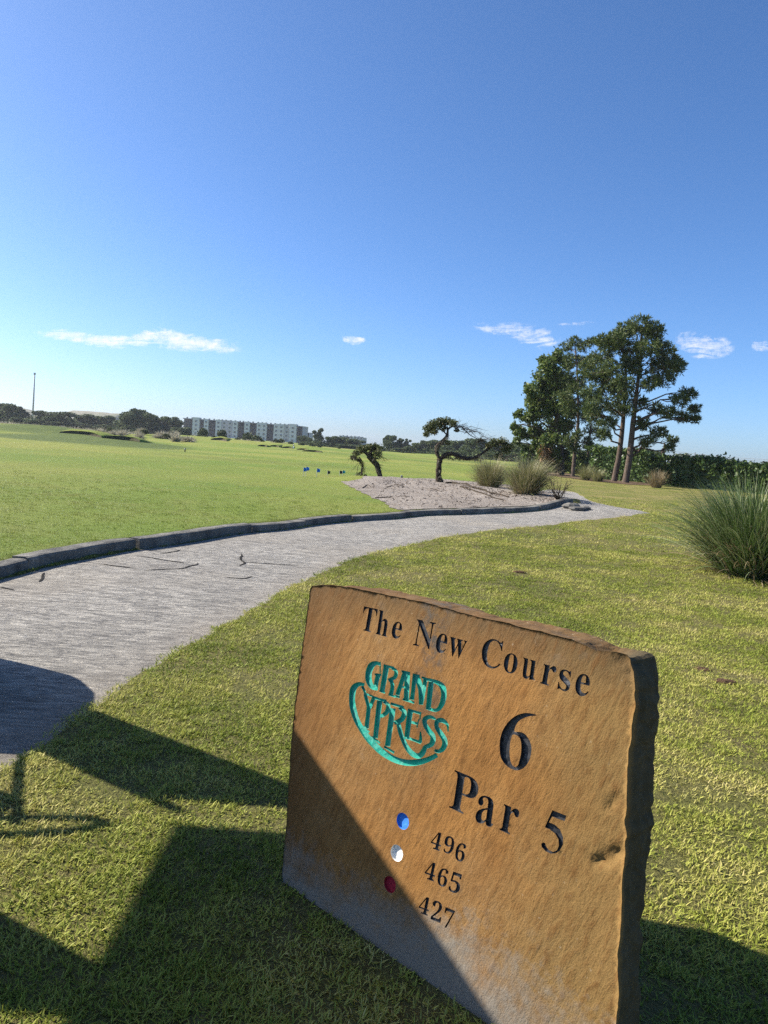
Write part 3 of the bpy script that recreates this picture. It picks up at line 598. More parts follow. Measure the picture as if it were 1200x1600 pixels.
sep = n.new('ShaderNodeSeparateXYZ'); l.new(O, sep.inputs[0]); U_, Y_, V_ = sep.outputs
c = mixc(rock, frange(rock, r1, 0.32, 0.68), (0.190, 0.086, 0.022), (0.305, 0.150, 0.042))
c = mixc(rock, frange(rock, r2, 0.42, 0.7), c, (0.270, 0.155, 0.058))
# browner along the left edge and the top, tan-olive towards the right
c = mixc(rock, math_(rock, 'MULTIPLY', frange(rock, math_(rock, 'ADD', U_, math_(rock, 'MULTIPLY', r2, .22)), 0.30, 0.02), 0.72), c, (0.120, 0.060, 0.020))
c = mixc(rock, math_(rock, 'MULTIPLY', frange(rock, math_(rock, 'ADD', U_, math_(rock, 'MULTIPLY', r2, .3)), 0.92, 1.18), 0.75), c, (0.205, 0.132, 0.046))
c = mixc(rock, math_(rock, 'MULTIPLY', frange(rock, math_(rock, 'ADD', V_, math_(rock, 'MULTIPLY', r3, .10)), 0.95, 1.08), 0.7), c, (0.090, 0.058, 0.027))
c = mixc(rock, math_(rock, 'MULTIPLY', frange(rock, r5, 0.48, 0.68), 0.6), c, (0.13, 0.055, 0.013))
# grey weathered streak under the top edge
gu = math_(rock, 'SUBTRACT', 1.0, math_(rock, 'MULTIPLY', math_(rock, 'ABSOLUTE', math_(rock, 'SUBTRACT', U_, math_(rock, 'ADD', 0.475, math_(rock, 'MULTIPLY', math_(rock, 'SUBTRACT', V_, .9), -.12)))), 16.0))
gm = math_(rock, 'MULTIPLY', frange(rock, gu, -.1, 0.6), math_(rock, 'MULTIPLY', frange(rock, V_, 0.45, 1.0), frange(rock, r3, 0.44, 0.6)))
c = mixc(rock, math_(rock, 'MULTIPLY', gm, 1.0), c, (0.075, 0.066, 0.056)); r6 = tex_noise(rock, 75, 3, .6, O); c = mixc(rock, math_(rock, 'MULTIPLY', frange(rock, r6, .66, .74), math_(rock, 'MULTIPLY', frange(rock, r2, .42, .6), .55)), c, (0.48, 0.42, 0.31)); r7 = tex_noise(rock, 11, 6, .75, O, .6); c = mixc(rock, frange(rock, r7, .60, .74, 0, .5), c, (0.105, 0.055, 0.018))
c = mixc(rock, math_(rock, 'MULTIPLY', frange(rock, r2, 0.55, 0.72), math_(rock, 'MULTIPLY', frange(rock, r3, 0.5, 0.62), .5)), c, (0.19, 0.155, 0.115))
# grey mineral band where the stone meets the ground
gb = math_(rock, 'ADD', V_, math_(rock, 'ADD', math_(rock, 'MULTIPLY', math_(rock, 'SUBTRACT', r2, .5), -.38), math_(rock, 'MULTIPLY', math_(rock, 'SUBTRACT', r3, .5), -.34)))
c = mixc(rock, frange(rock, gb, 0.19, 0.03, 0, 0.85), c, (0.225, 0.205, 0.170))
c = mixc(rock, math_(rock, 'MULTIPLY', frange(rock, r4, 0.48, 0.72), 0.45), c, (0.060, 0.030, 0.010))
# right split side: its shade is put into the colour, darker and greener
shaded_side = mixc(rock, frange(rock, r3, 0.35, 0.7), (0.055, 0.045, 0.022), (0.11, 0.085, 0.045))
c = mixc(rock, math_(rock, 'MULTIPLY', frange(rock, Y_, 0.012, 0.03, 0, .9), frange(rock, U_, .98, 1.04)), c, shaded_side)
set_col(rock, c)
bump(rock, math_(rock, 'ADD', math_(rock, 'MULTIPLY', r4, .35), math_(rock, 'ADD', math_(rock, 'MULTIPLY', r5, .7), math_(rock, 'MULTIPLY', r3, .6))), 0.6, 0.0065)
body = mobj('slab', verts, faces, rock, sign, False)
body.data.polygons.foreach_set('use_smooth', np.arange(len(body.data.polygons)) < int((owner < 0).sum()))
paint = {}
def paint_mat(key, c0, c1, rough=0.5, spec=0.4, sc=60):
    rough = max(rough, .45 if key == 'black' else .85); spec = spec if key == 'black' else .12
    m = new_mat('paint_' + key, c0, rough, spec); o = coord(m, 'Object'); a = tex_noise(m, sc, 5, 0.7, o); b = tex_noise(m, 300, 3, 0.6, o)
    set_col(m, mixc(m, frange(m, a, 0.45, 0.72), c0, c1)); bump(m, math_(m, 'ADD', a, math_(m, 'MULTIPLY', b, .5)), 0.5, 0.002); paint[key] = m
paint_mat('black', (0.020, 0.021, 0.025), (0.048, 0.048, 0.052), 0.45, 0.5)
paint_mat('teal', (0.030, 0.320, 0.245), (0.130, 0.370, 0.290), 0.6, 0.3)
paint_mat('blue', (0.055, 0.22, 0.62), (0.09, 0.28, 0.66), 0.5); paint_mat('white', (0.78, 0.77, 0.72), (0.6, 0.6, 0.56), 0.6); paint_mat('red', (0.36, 0.022, 0.04), (0.26, 0.02, 0.035), 0.5)
# wall edges lie between a cut triangle and uncut stone
ed = {}
for i, t in enumerate(f2):
    for a, b in ((t[0], t[1]), (t[1], t[2]), (t[2], t[0])): ed.setdefault((min(a, b), max(a, b)), []).append((i, a, b))
walls = {}
for es in ed.values():
    if len(es) == 2:
        o0, o1 = owner[es[0][0]], owner[es[1][0]]
        if o0 >= 0 and o1 < 0: walls.setdefault(o0, []).append(es[0][1:])
        elif o1 >= 0 and o0 < 0: walls.setdefault(o1, []).append(es[1][1:])
for k, s_ in enumerate(shapes):
    T = f2[owner == k]
    if not len(T): continue
    mp = {}; V = []; Fq = []
    def low(i):
        if ('l', i) not in mp:
            mp[('l', i)] = len(V); V.append((v2[i][0], dz[i] + s_[3] + .0016 * noise.noise(Vector((v2[i][0] * 70, v2[i][1] * 70, 2))) + .0012 * noise.noise(Vector((v2[i][0] * 190, v2[i][1] * 190, 2))), v2[i][1]))
        return mp[('l', i)]
    def high(i):
        if ('h', i) not in mp: mp[('h', i)] = len(V); V.append((v2[i][0], dz[i], v2[i][1]))
        return mp[('h', i)]
    for t in T: Fq.append(tuple(low(i) for i in t))
    for a, b in walls.get(k, []): Fq.append((high(a), high(b), low(b), low(a)))
    o = mobj(s_[0], V, Fq, paint[s_[2]], sign)
    if s_[1]: o['label'] = s_[1]

# ------------------------------------------------------------------ grass on the lawn (instanced tufts)
def blades_mesh(name, nb, radius, length, width, lean, segs, mat, curl=0.6, seed=1, upright=0.0):
    g = np.random.default_rng(seed); V = []; Fq = []
    for _ in range(nb):
        a = g.uniform(0, 2 * math.pi); r = radius * math.sqrt(g.uniform(0, 1)); x, y = r * math.cos(a), r * math.sin(a)
        h = a + g.normal(0, 1.2) if upright == 0 else a + g.normal(0, .5)
        th = abs(g.normal(lean, .3)); ln = length * g.uniform(.55, 1.15); w = width * g.uniform(.7, 1.2)
        d = np.array([math.cos(h), math.sin(h)]); s = np.array([-d[1], d[0]]); p = np.array([x, y, -0.004]); b0 = len(V)
        for i in range(segs + 1):
            t = i / segs; ww = w * (1 - t ** 1.6) * .5
            V += [(p[0] - s[0] * ww, p[1] - s[1] * ww, p[2]), (p[0] + s[0] * ww, p[1] + s[1] * ww, p[2])]
            ang = th + curl * t; st_ = ln / segs
            p = p + np.array([d[0] * math.sin(ang), d[1] * math.sin(ang), math.cos(ang)]) * st_
        for i in range(segs): Fq.append((b0 + 2 * i, b0 + 2 * i + 1, b0 + 2 * i + 3, b0 + 2 * i + 2))
    return new_mesh(name, V, np.array(Fq), mat)
turf_leaf = leaf_mat('turf_blade', [(0.050, 0.070, 0.012), (0.160, 0.205, 0.026), (0.300, 0.330, 0.055), (0.450, 0.415, 0.120), (0.590, 0.490, 0.250)], 0.25, 0.9, 0.6, True, 0.15)
fair_leaf = leaf_mat('fairway_blade', [(0.140, 0.200, 0.025), (0.180, 0.240, 0.033), (0.240, 0.260, 0.055), (0.30, 0.27, 0.09)], 0.25, 0.5, 0.55, True, 0.3)
tufts = bpy.data.collections.new('turf_tufts')       # source shapes only, not linked to the scene
for i in range(5):
    me = blades_mesh('turf_tuft', 13, 0.042, 0.032, 0.0060, 0.95, 3, turf_leaf, 0.5, 20 + i)
    tufts.objects.link(bpy.data.objects.new('turf_tuft_%d' % i, me))
ftufts = bpy.data.collections.new('fairway_tufts')
for i in range(3):
    me = blades_mesh('fairway_tuft', 22, 0.07, 0.028, 0.004, 0.6, 2, fair_leaf, 0.4, 40 + i)
    ftufts.objects.link(bpy.data.objects.new('fairway_tuft_%d' % i, me))
def scatter(name, P, scl, coll, count, label, cat):
    n_ = len(P); me = bpy.data.meshes.new(name); me.vertices.add(n_); me.vertices.foreach_set('co', np.asarray(P, np.float32).ravel()); me.update()
    a = me.attributes.new('spin', 'FLOAT_VECTOR', 'POINT'); rot = np.zeros((n_, 3), np.float32); rot[:, 2] = rng.uniform(0, 6.283, n_); rot[:, :2] = rng.normal(0, .12, (n_, 2)); a.data.foreach_set('vector', rot.ravel())
    a = me.attributes.new('size', 'FLOAT', 'POINT'); a.data.foreach_set('value', np.asarray(scl, np.float32))
    a = me.attributes.new('pick', 'INT', 'POINT'); a.data.foreach_set('value', rng.integers(0, count, n_).astype(np.int32))
    o = obj(name, me); ng = bpy.data.node_groups.new(name, 'GeometryNodeTree')
    ng.interface.new_socket('Geometry', in_out='INPUT', socket_type='NodeSocketGeometry'); ng.interface.new_socket('Geometry', in_out='OUTPUT', socket_type='NodeSocketGeometry')
    N = ng.nodes; L = ng.links; gi = N.new('NodeGroupInput'); go = N.new('NodeGroupOutput'); ip = N.new('GeometryNodeInstanceOnPoints'); ci = N.new('GeometryNodeCollectionInfo')
    ci.inputs['Collection'].default_value = coll; ci.inputs['Separate Children'].default_value = True; ci.inputs['Reset Children'].default_value = True
    def na(nm, ty):
        q = N.new('GeometryNodeInputNamedAttribute'); q.data_type = ty; q.inputs['Name'].default_value = nm
        return [s_ for s_ in q.outputs if s_.enabled and s_.name == 'Attribute'][0]
    L.new(gi.outputs[0], ip.inputs['Points']); L.new(ci.outputs[0], ip.inputs['Instance']); ip.inputs['Pick Instance'].default_value = True
    L.new(na('pick', 'INT'), ip.inputs['Instance Index']); L.new(na('spin', 'FLOAT_VECTOR'), ip.inputs['Rotation']); L.new(na('size', 'FLOAT'), ip.inputs['Scale'])
    L.new(ip.outputs[0], go.inputs[0]); md = o.modifiers.new('scatter', 'NODES'); md.node_group = ng
    return tag(o, label, cat, kind='stuff')
def in_frame(x, y, z=0.0, m=170):
    px, py, d = project(np.column_stack([x, y, np.full(len(x), z)])); return (d > .3) & (px > -m) & (px < 1200 + m) & (py < 1600 + m * 2)
def cand(y0, y1, dens):
    A = (y1 - y0) * (1.3 * y1 + 2.4); n_ = int(A * dens)
    y = rng.uniform(y0, y1, n_); x = rng.uniform(-.65 * y1 - 1.2, .65 * y1 + 1.2, n_); return x, y
foot = [SO[:2] + su[:2] * a + sback[:2] * b for a, b in ((-.01, .0), (1.19, .0), (1.19, .17), (-.01, .17))]
PTS, SCL = [], []
for y0, y1, dens, s0 in ((1.0, 2.6, 2300, .85), (2.6, 4.5, 1800, .85), (4.5, 8, 1050, .95), (8, 13, 460, 1.15), (13, 22, 95, 1.6), (22, 34, 24, 2.2)):
    x, y = cand(y0, y1, dens); k = in_frame(x, y); x, y = x[k], y[k]
    d, s_, past = polydist(x, y, KERB); pdist, _, _ = polydist(x, y, PATH + [PATH[0]])
    pin = in_poly(x, y, PATH)
    k = ((s_ < 0) | ((past > .6) & (x > 5.6 + (y - 20) * .19))) & (y < 34 - 7 * rng.uniform(0, 1, len(x))) & (~pin | ((pdist < 0.05) & (rng.uniform(0, 1, len(x)) < .5))) & ~in_poly(x, y, [tuple(p) for p in foot])
    k &= ~in_poly(x, y, SAND)
    bare = np.array([noise.noise(Vector((a * 2.3, b * 2.3, 9))) + .4 * noise.noise(Vector((a * 7, b * 7, 3))) for a, b in zip(x, y)])
    k &= rng.uniform(0, 1, len(x)) < np.clip(1.1 - 2.2 * np.clip(bare - .1, 0, 1), .3, 1)
    x, y = x[k], y[k]; PTS.append(np.column_stack([x, y, hz(x, y)])); SCL.append(s0 * rng.uniform(.65, 1.3, len(x)))
scatter('lawn_grass', np.concatenate(PTS), np.concatenate(SCL), tufts, 5, 'coarse yellow green lawn grass round the stone sign', 'grass')
PTS, SCL = [], []
for y0, y1, dens, s0 in ((4.5, 9, 210, .9), (9, 15, 70, 1.2), (15, 22, 22, 1.5)):
    x, y = cand(y0, y1, dens); k = in_frame(x, y); x, y = x[k], y[k]; d, s_, past = polydist(x, y, KERB)
    k = (s_ > 0) & (d > .22) & (past < .3) & (y < 22 - 6 * rng.uniform(0, 1, len(x))) & ~in_poly(x, y, SAND); x, y = x[k], y[k]
    PTS.append(np.column_stack([x, y, hz(x, y)])); SCL.append(s0 * rng.uniform(.6, 1.15, len(x)))
scatter('fairway_grass', np.concatenate(PTS), np.concatenate(SCL), ftufts, 3, 'short mown fairway grass just beyond the kerb', 'grass')

# ------------------------------------------------------------------ ornamental grass clumps
def clump(name, label, cat, loc, n_, length, width, lean, curl, base_r, mat, dead=None, n_dead=0, segs=6, seed=1, group=None, plume=None, n_plume=0, wind=(0, 0)):
    t = thing(name, label, cat, loc, 0, group)
    def make(nm, cnt, ln0, w0, lean0, curl0, m, sd):
        g = np.random.default_rng(sd); V = np.zeros((cnt, segs + 1, 2, 3)); 
        a = g.uniform(0, 2 * math.pi, cnt); r = base_r * np.sqrt(g.uniform(0, 1, cnt)); p = np.column_stack([r * np.cos(a), r * np.sin(a), np.full(cnt, -.03)])
        h = a + g.normal(0, .55, cnt); th = np.abs(g.normal(lean0, lean0 * .55, cnt)) * (.35 + .65 * r / base_r); ln = ln0 * g.uniform(.6, 1.1, cnt); w = w0 * g.uniform(.6, 1.2, cnt)
        cu = curl0 * g.uniform(.4, 1.5, cnt); d = np.column_stack([np.cos(h), np.sin(h)]); tw = g.uniform(-1, 1, cnt)
        s = np.column_stack([-d[:, 1], d[:, 0], tw * .6])
        for i in range(segs + 1):
            q = i / segs; ww = (w * (1 - q ** 2.2) * .5 + .0004)[:, None]
            V[:, i, 0] = p - s * ww; V[:, i, 1] = p + s * ww
            ang = th + cu * q * q
            st_ = np.column_stack([d[:, 0] * np.sin(ang) + wind[0] * q, d[:, 1] * np.sin(ang) + wind[1] * q, np.cos(ang)]) * (ln / segs)[:, None]
            p = p + st_; p[:, 2] = np.maximum(p[:, 2], .01)
        base = np.arange(cnt)[:, None] * (segs + 1) * 2 + np.arange(segs)[None, :] * 2
        Fq = np.stack([base, base + 1, base + 3, base + 2], -1).reshape(-1, 4)
        return mobj(nm, V.reshape(-1, 3), Fq, m, t)
    make('blades', n_, length, width, lean, curl, mat, seed)
    if n_dead: make('dead_blades', n_dead, length * .75, width, lean * 1.5, curl * 1.3, dead, seed + 5)
    if n_plume: make('seed_heads', n_plume, length * 1.12, width * .8, lean * .8, curl * .6, plume, seed + 9)
    return t
blade_green = leaf_mat('clump_blade', [(0.050, 0.095, 0.026), (0.105, 0.170, 0.046), (0.185, 0.235, 0.090), (0.33, 0.35, 0.20)], 0.2, None, 0.45, False, 0.45)
blade_tan = leaf_mat('dry_blade', [(0.16, 0.115, 0.06), (0.26, 0.20, 0.11), (0.33, 0.27, 0.17)], 0.2, None, 0.6)
blade_pale = leaf_mat('pale_blade', [(0.12, 0.14, 0.045), (0.220, 0.220, 0.095), (0.320, 0.280, 0.150)], 0.25, None, 0.5)
plume_m = leaf_mat('plume', [(0.38, 0.32, 0.20), (0.52, 0.45, 0.32)], 0.3, None, 0.7)
P = at(1172, 899)
clump('grass_clump', 'big dark green fountain grass clump at the right edge behind the sign', 'ornamental grass', P, 3800, 1.55, .0155, .54, 1.0, .36, blade_green, blade_tan, 420, 7, 3)
for (px, py), lab, sd, sc in (((765, 764), 'fluffy pale grass clump nearer the gnarled tree on the sand bed', 21, 1.12), ((822, 774), 'wind swept tan grass clump at the right end of the sand bed', 22, 1.0)):
    P = at(px, py); clump('grass_clump', lab, 'ornamental grass', P, 1900, 1.32 * sc, .014, .52, .85, .28, blade_pale, blade_tan, 260, 5, sd, 'pale grass clumps on the sand bed', plume_m, 160, (.10 if sd == 22 else -0.03, 0))
for px, py, y, h, sd, lab in ((917, 748, 62, 1.45, 31, 'small pale grass tuft at the foot of the pine trunks'), (936, 752, 60, 1.2, 32, 'smaller grass tuft just right of the pale one under the pines'), (1029, 761, 55, 1.5, 33, 'golden spiky grass tuft in front of the dark hedge')):
    P = on_ground(px, y); clump('grass_clump', lab, 'ornamental grass', P, 420, h, .03, .55, .5, .3, blade_pale if sd != 33 else blade_tan, None, 0, 5, sd, 'grass tufts below the pines')

# ------------------------------------------------------------------ trees
bark = new_mat('bark', (0.1, 0.075, 0.055), 0.95, 0.15)
O = coord(bark, 'Object', (5, 5, 1.2)); b1 = tex_noise(bark, 2.2, 5, 0.7, O, .6)
set_col(bark, ramp(bark, b1, [(0.3, (0.045, 0.034, 0.027)), (0.55, (0.115, 0.085, 0.066)), (0.8, (0.19, 0.15, 0.12))])); bump(bark, b1, 1.0, 0.06)
bark_dark = new_mat('mossy_bark', (0.05, 0.04, 0.03), 0.95, 0.1)
O = coord(bark_dark, 'Object', (1, 1, 1)); b1 = tex_noise(bark_dark, 9, 5, 0.7, O)
set_col(bark_dark, ramp(bark_dark, b1, [(0.3, (0.022, 0.017, 0.013)), (0.55, (0.060, 0.047, 0.034)), (0.75, (0.10, 0.09, 0.055))])); bump(bark_dark, b1, 1.0, 0.08)
pine_m = leaf_mat('pine_needles', [(0.030, 0.055, 0.016), (0.062, 0.100, 0.027), (0.110, 0.145, 0.042), (0.160, 0.175, 0.062)], 0.2, None, 0.55)
oak_m = leaf_mat('broad_leaf', [(0.036, 0.066, 0.016), (0.070, 0.115, 0.024), (0.120, 0.165, 0.036), (0.175, 0.205, 0.052)], 0.3, None, 0.5)
hedge_m = leaf_mat('hedge_leaf', [(0.020, 0.042, 0.012), (0.040, 0.078, 0.019), (0.070, 0.112, 0.027), (0.10, 0.14, 0.036)], 0.2, None, 0.45)
far_m = leaf_mat('far_leaf', [(0.030, 0.052, 0.020), (0.056, 0.086, 0.028), (0.090, 0.122, 0.040), (0.130, 0.150, 0.060)], 0.2, None, 0.7)
scrub_m = leaf_mat('scrub_leaf', [(0.030, 0.050, 0.018), (0.055, 0.075, 0.026), (0.09, 0.10, 0.04)], 0.2, None, 0.7)
pale_scrub_m = leaf_mat('pale_scrub', [(0.22, 0.20, 0.14), (0.36, 0.33, 0.24), (0.5, 0.46, 0.36)], 0.25, None, 0.7)
def leaf_cloud(C, size, g, squash=1.0):
    """one small leaf-shaped quad at every centre, turned at random"""
    n_ = len(C); a = g.normal(size=(n_, 3)); a /= np.linalg.norm(a, axis=1)[:, None]; b = g.normal(size=(n_, 3)); b -= (b * a).sum(1)[:, None] * a; b /= np.linalg.norm(b, axis=1)[:, None]
    s = size * g.uniform(.6, 1.3, n_)[:, None]
    V = np.stack([C - a * s, C + b * s * .55, C + a * s, C - b * s * .55], 1); V[:, :, 2] = C[:, None, 2] + (V[:, :, 2] - C[:, None, 2]) * squash
    return V.reshape(-1, 3), np.arange(n_ * 4).reshape(-1, 4)
def ball(c, r, n_, g, shell=.55, flat_=1.0):
    d = g.normal(size=(n_, 3)); d /= np.linalg.norm(d, axis=1)[:, None]; q = (shell + (1 - shell) * g.uniform(0, 1, n_)) ** 1.0
    P = d * (q * r)[:, None]; P[:, 2] *= flat_; return np.asarray(c) + P
def needle_cloud(C, D, length, width, per, g):
    n_ = len(C); C = np.repeat(C, per, 0); D = np.repeat(D, per, 0); a = g.normal(size=(n_ * per, 3)) * .75 + D; a /= np.linalg.norm(a, axis=1)[:, None]
    b = g.normal(size=a.shape); b -= (b * a).sum(1)[:, None] * a; b /= np.linalg.norm(b, axis=1)[:, None]; ln = length * g.uniform(.6, 1.15, len(a))[:, None]
    V = np.stack([C - b * width * .3, C + b * width * .3, C + a * ln * .6 + b * width, C + a * ln, C + a * ln * .6 - b * width], 1)
    return V.reshape(-1, 3), np.arange(len(a) * 5).reshape(-1, 5)
def limb(P0, P1, sag, r0, r1, n_, g, mb, sides=6):
    P0 = np.asarray(P0, float); P1 = np.asarray(P1, float); L = np.linalg.norm(P1 - P0); pts = []
    off = g.normal(0, .05 * L, (n_ + 1, 3))
    for i in range(n_ + 1):
        t = i / n_; p = P0 + (P1 - P0) * t; p = p + off[i] * (0 if i in (0, n_) else 1); p[2] += sag * L * math.sin(math.pi * t); pts.append(p)
    mb.tube(pts, [r0 + (r1 - r0) * (i / n_) for i in range(n_ + 1)], sides); return pts
def big_tree(name, label, y, base_px, trunk, trunk_r, clumps, leaf, kind, group, seed, mat_trunk, dens=1.0, depth_k=1.0, dead=()):
    """trunk: [(px, py)] from the foot up; clumps: [(px, py, radius px)] at about y metres ahead"""
    g = np.random.default_rng(seed); B = on_ground(base_px, y); t = thing(name, label, 'tree', B, 0, group)
    TP = [B + [0, 0, -.25], B] + [at_depth(px, py, y) + np.array([0, g.normal(0, .12), 0]) for px, py in trunk]
    TP = smooth_line(TP, 0.7); n_ = len(TP); rad = [trunk_r * (1.0 - .82 * (i / n_) ** 1.1) * (1.35 if i < 1 else 1) for i in range(n_)]
    mb = MB(); mb.tube([p - B for p in TP], rad, 9, .06); tr = mb.build('trunk', mat_trunk, t, True)
    VL, FL, k0 = [], [], 0; lm = MB(); ppm = FPX / y
    for (px, py, r) in clumps:
        rr = r / ppm; sp = max(abs(px - base_px) / ppm, .8)
        C = at_depth(px, py, y + g.uniform(-1, 1) * depth_k * 2.2)
        # branch leaves the trunk a little below the clump
        zt = C[2] - rr * .5 - .25 * abs(C[0] - B[0]); j = int(np.argmin([abs(p[2] - zt) for p in TP]))
        lp = limb(TP[j] - B, C - B, .08, max(.035, rad[j] * .42), .03, 5, g, lm)
        for _ in range(3):
            e = C + g.normal(0, .55, 3) * rr; limb(lp[3] , e - B, .05, .03, .012, 3, g, lm, 4)
        if kind == 'pine':
            r *= 1.15; rr = r / ppm; nn = int(50 * (r / 16.0) ** 2 * dens) + 20; P_ = ball(C, rr, nn, g, .35, .72); D = (P_ - C) / rr * .9 + np.array([0, 0, .55])
            V, Fq = needle_cloud(P_ - B, D, .38, .030, 12, g)
        else:
            r *= 1.2; rr = r / ppm; nn = int(800 * (r / 20.0) ** 2 * dens) + 80
            sub = ball(C, rr * .75, max(5, int(r / 2)), g, .4, .85); sub_i = g.integers(0, len(sub), nn)
            P_ = sub[sub_i] + g.normal(0, .2, (nn, 3)) * rr
            V, Fq = leaf_cloud(P_ - B, .17, g)
        VL.append(V); FL.append(Fq + k0); k0 += len(V)
    lm.build('branches', mat_trunk, t, True)
    mobj('crown', np.concatenate(VL), np.concatenate(FL), leaf, t)
    return t
PG = 'tall trees in the grove on the right'
big_tree('pine_tree', 'tall foremost pine at the right of the grove with the widest crown', 61, 980, [(984, 715), (990, 660), (996, 605), (1000, 560), (1003, 515)], .29,
    [(1000, 508, 18), (978, 516, 16), (1020, 516, 15), (955, 540, 17), (985, 545, 20), (1012, 545, 19), (1036, 545, 14), (1045, 558, 14), (1028, 572, 17), (1052, 576, 15), (1038, 592, 16), (1060, 570, 10), (992, 578, 18), (1015, 600, 14), (1000, 630, 12), (1076, 615, 11), (1084, 640, 9), (1062, 626, 12), (1068, 652, 10), (1045, 645, 11), (1086, 655, 6), (1024, 640, 12), (1030, 676, 12), (1010, 690, 11), (1046, 700, 7), (1005, 662, 12), (1052, 688, 7), (975, 600, 16), (1020, 528, 14), (968, 525, 12)], pine_m, 'pine', PG, 1, bark)
big_tree('pine_tree', 'pine whose trunk stands close left of the foremost pine', 62, 962, [(967, 715), (972, 670), (976, 620), (976, 575), (972, 540)], .26,
    [(942, 560, 16), (930, 585, 17), (950, 605, 19), (938, 632, 16), (962, 640, 15), (924, 615, 15), (956, 578, 18), (974, 620, 14), (962, 532, 15), (948, 662, 13), (930, 652, 13), (940, 535, 13), (985, 565, 14), (980, 640, 10), (918, 570, 12), (940, 590, 14), (965, 605, 14), (945, 680, 9), (925, 640, 12)], pine_m, 'pine', PG, 2, bark)
big_tree('pine_tree', 'slim pine with a bare lower trunk in the middle of the grove', 74, 897, [(899, 710), (902, 660), (903, 610), (901, 570), (898, 540)], .23,
    [(897, 535, 10), (885, 543, 9), (910, 543, 10), (924, 534, 8), (892, 562, 12), (908, 566, 12), (884, 588, 13), (914, 586, 13), (898, 610, 14), (878, 620, 11), (918, 622, 13), (890, 642, 13), (912, 652, 12), (903, 680, 10), (886, 690, 9), (920, 690, 9), (928, 560, 9), (900, 632, 11), (905, 600, 11), (888, 665, 10), (916, 640, 11), (896, 700, 8)], pine_m, 'pine', PG, 3, bark)
big_tree('pine_tree', 'short thin pine behind the other trunks of the grove', 78, 918, [(919, 705), (923, 670), (926, 640)], .17,
    [(920, 700, 10), (935, 705, 10), (926, 672, 11), (938, 680, 10), (912, 716, 8), (942, 716, 9), (926, 645, 10), (930, 725, 8)], pine_m, 'pine', PG, 4, bark)
big_tree('oak_tree', 'broad leafy tree filling the left side of the grove', 78, 878, [(876, 715), (873, 680), (868, 640), (864, 600)], .42,
    [(860, 575, 17), (846, 598, 18), (872, 606, 18), (832, 618, 15), (856, 638, 20), (832, 650, 16), (812, 648, 9), (803, 666, 7), (816, 676, 12), (842, 678, 18), (870, 668, 18), (846, 708, 15), (866, 712, 14), (828, 700, 12), (886, 640, 16), (868, 558, 13), (888, 600, 14), (850, 563, 9), (826, 606, 9), (890, 690, 14), (820, 712, 9), (808, 690, 7), (885, 570, 10), (852, 620, 16), (875, 640, 16), (880, 665, 14), (858, 690, 15), (880, 715, 12), (838, 632, 14), (870, 590, 14), (852, 725, 10), (886, 622, 12)], oak_m, 'leaf', PG, 5, bark, 1.5)
# dead fronds hanging on a short palm trunk at the left of the grove
B = on_ground(852, 76); t = thing('palm_tree', 'short palm with orange brown dead fronds under the leafy tree', 'tree', B, 0, PG)
mb = MB(); mb.tube([(0, 0, -.2), (.05, 0, .9), (0.0, 0, 2.2)], [.3, .24, .2], 8); mb.build('trunk', bark, t, True)
g = np.random.default_rng(8); C = ball((0, 0, 2.3), .75, 150, g, .2, 1.3); V, Fq = needle_cloud(C, np.tile([0, 0, -1.2], (150, 1)), .7, .05, 3, g)
dead_m = leaf_mat('dead_frond', [(0.14, 0.075, 0.03), (0.24, 0.135, 0.055), (0.32, 0.2, 0.10)], .2)
mobj('dead_fronds', V, Fq, dead_m, t)
# hedge
hb = [on_ground(925, 70), on_ground(980, 66), on_ground(1040, 62), on_ground(1110, 59), on_ground(1190, 56), on_ground(1290, 53), on_ground(1420, 50)]
H0 = hb[2]; hedge = thing('hedge', 'long dark green clipped hedge running behind the pines to the right', 'hedge', H0)
hl = smooth_line(hb, .8); g = np.random.default_rng(11); C = []
for i, p in enumerate(hl):
    hh = 2.2 + .3 * noise.noise(Vector((p[0] * .35, p[1] * .35, 0))) + .25 * noise.noise(Vector((p[0] * 1.1, 0, 4))) + (.5 if i < 8 else 0)
    k = 330; q = g.uniform(0, 1, (k, 3)); edge = g.integers(0, 3, k)
    xx = p[0] + (q[:, 0] - .5) * 1.1; zz = q[:, 1] * hh; yy = p[1] - .9 + .25 * g.normal(size=k) + .3 * np.sin(zz * 2 + p[0])
    top = edge == 0; zz[top] = hh + .14 * g.normal(size=top.sum()); yy[top] = p[1] + (q[top, 2] - .5) * 2.0
    C.append(np.column_stack([xx, yy, p[2] + zz]))
V, Fq = leaf_cloud(np.concatenate(C) - H0, .17, g); mobj('foliage', V, Fq, hedge_m, hedge)
mb = MB(); V = []
for p in hl:
    hh = 1.9
    for a, b in ((-.65, -.2), (-.65, hh), (.65, hh), (.65, -.2)): V.append((p[0] - H0[0], p[1] + a - H0[1], p[2] + b - H0[2]))
n_ = len(hl); mb.add(V, [(4 * i + k, 4 * i + (k + 1) % 4, 4 * i + 4 + (k + 1) % 4, 4 * i + 4 + k) for i in range(n_ - 1) for k in range(4)] + [(0, 1, 2, 3), (4 * n_ - 1, 4 * n_ - 2, 4 * n_ - 3, 4 * n_ - 4)])
mb.build('light_block_core', hedge_m, hedge)  # solid core added inside the hedge to block light
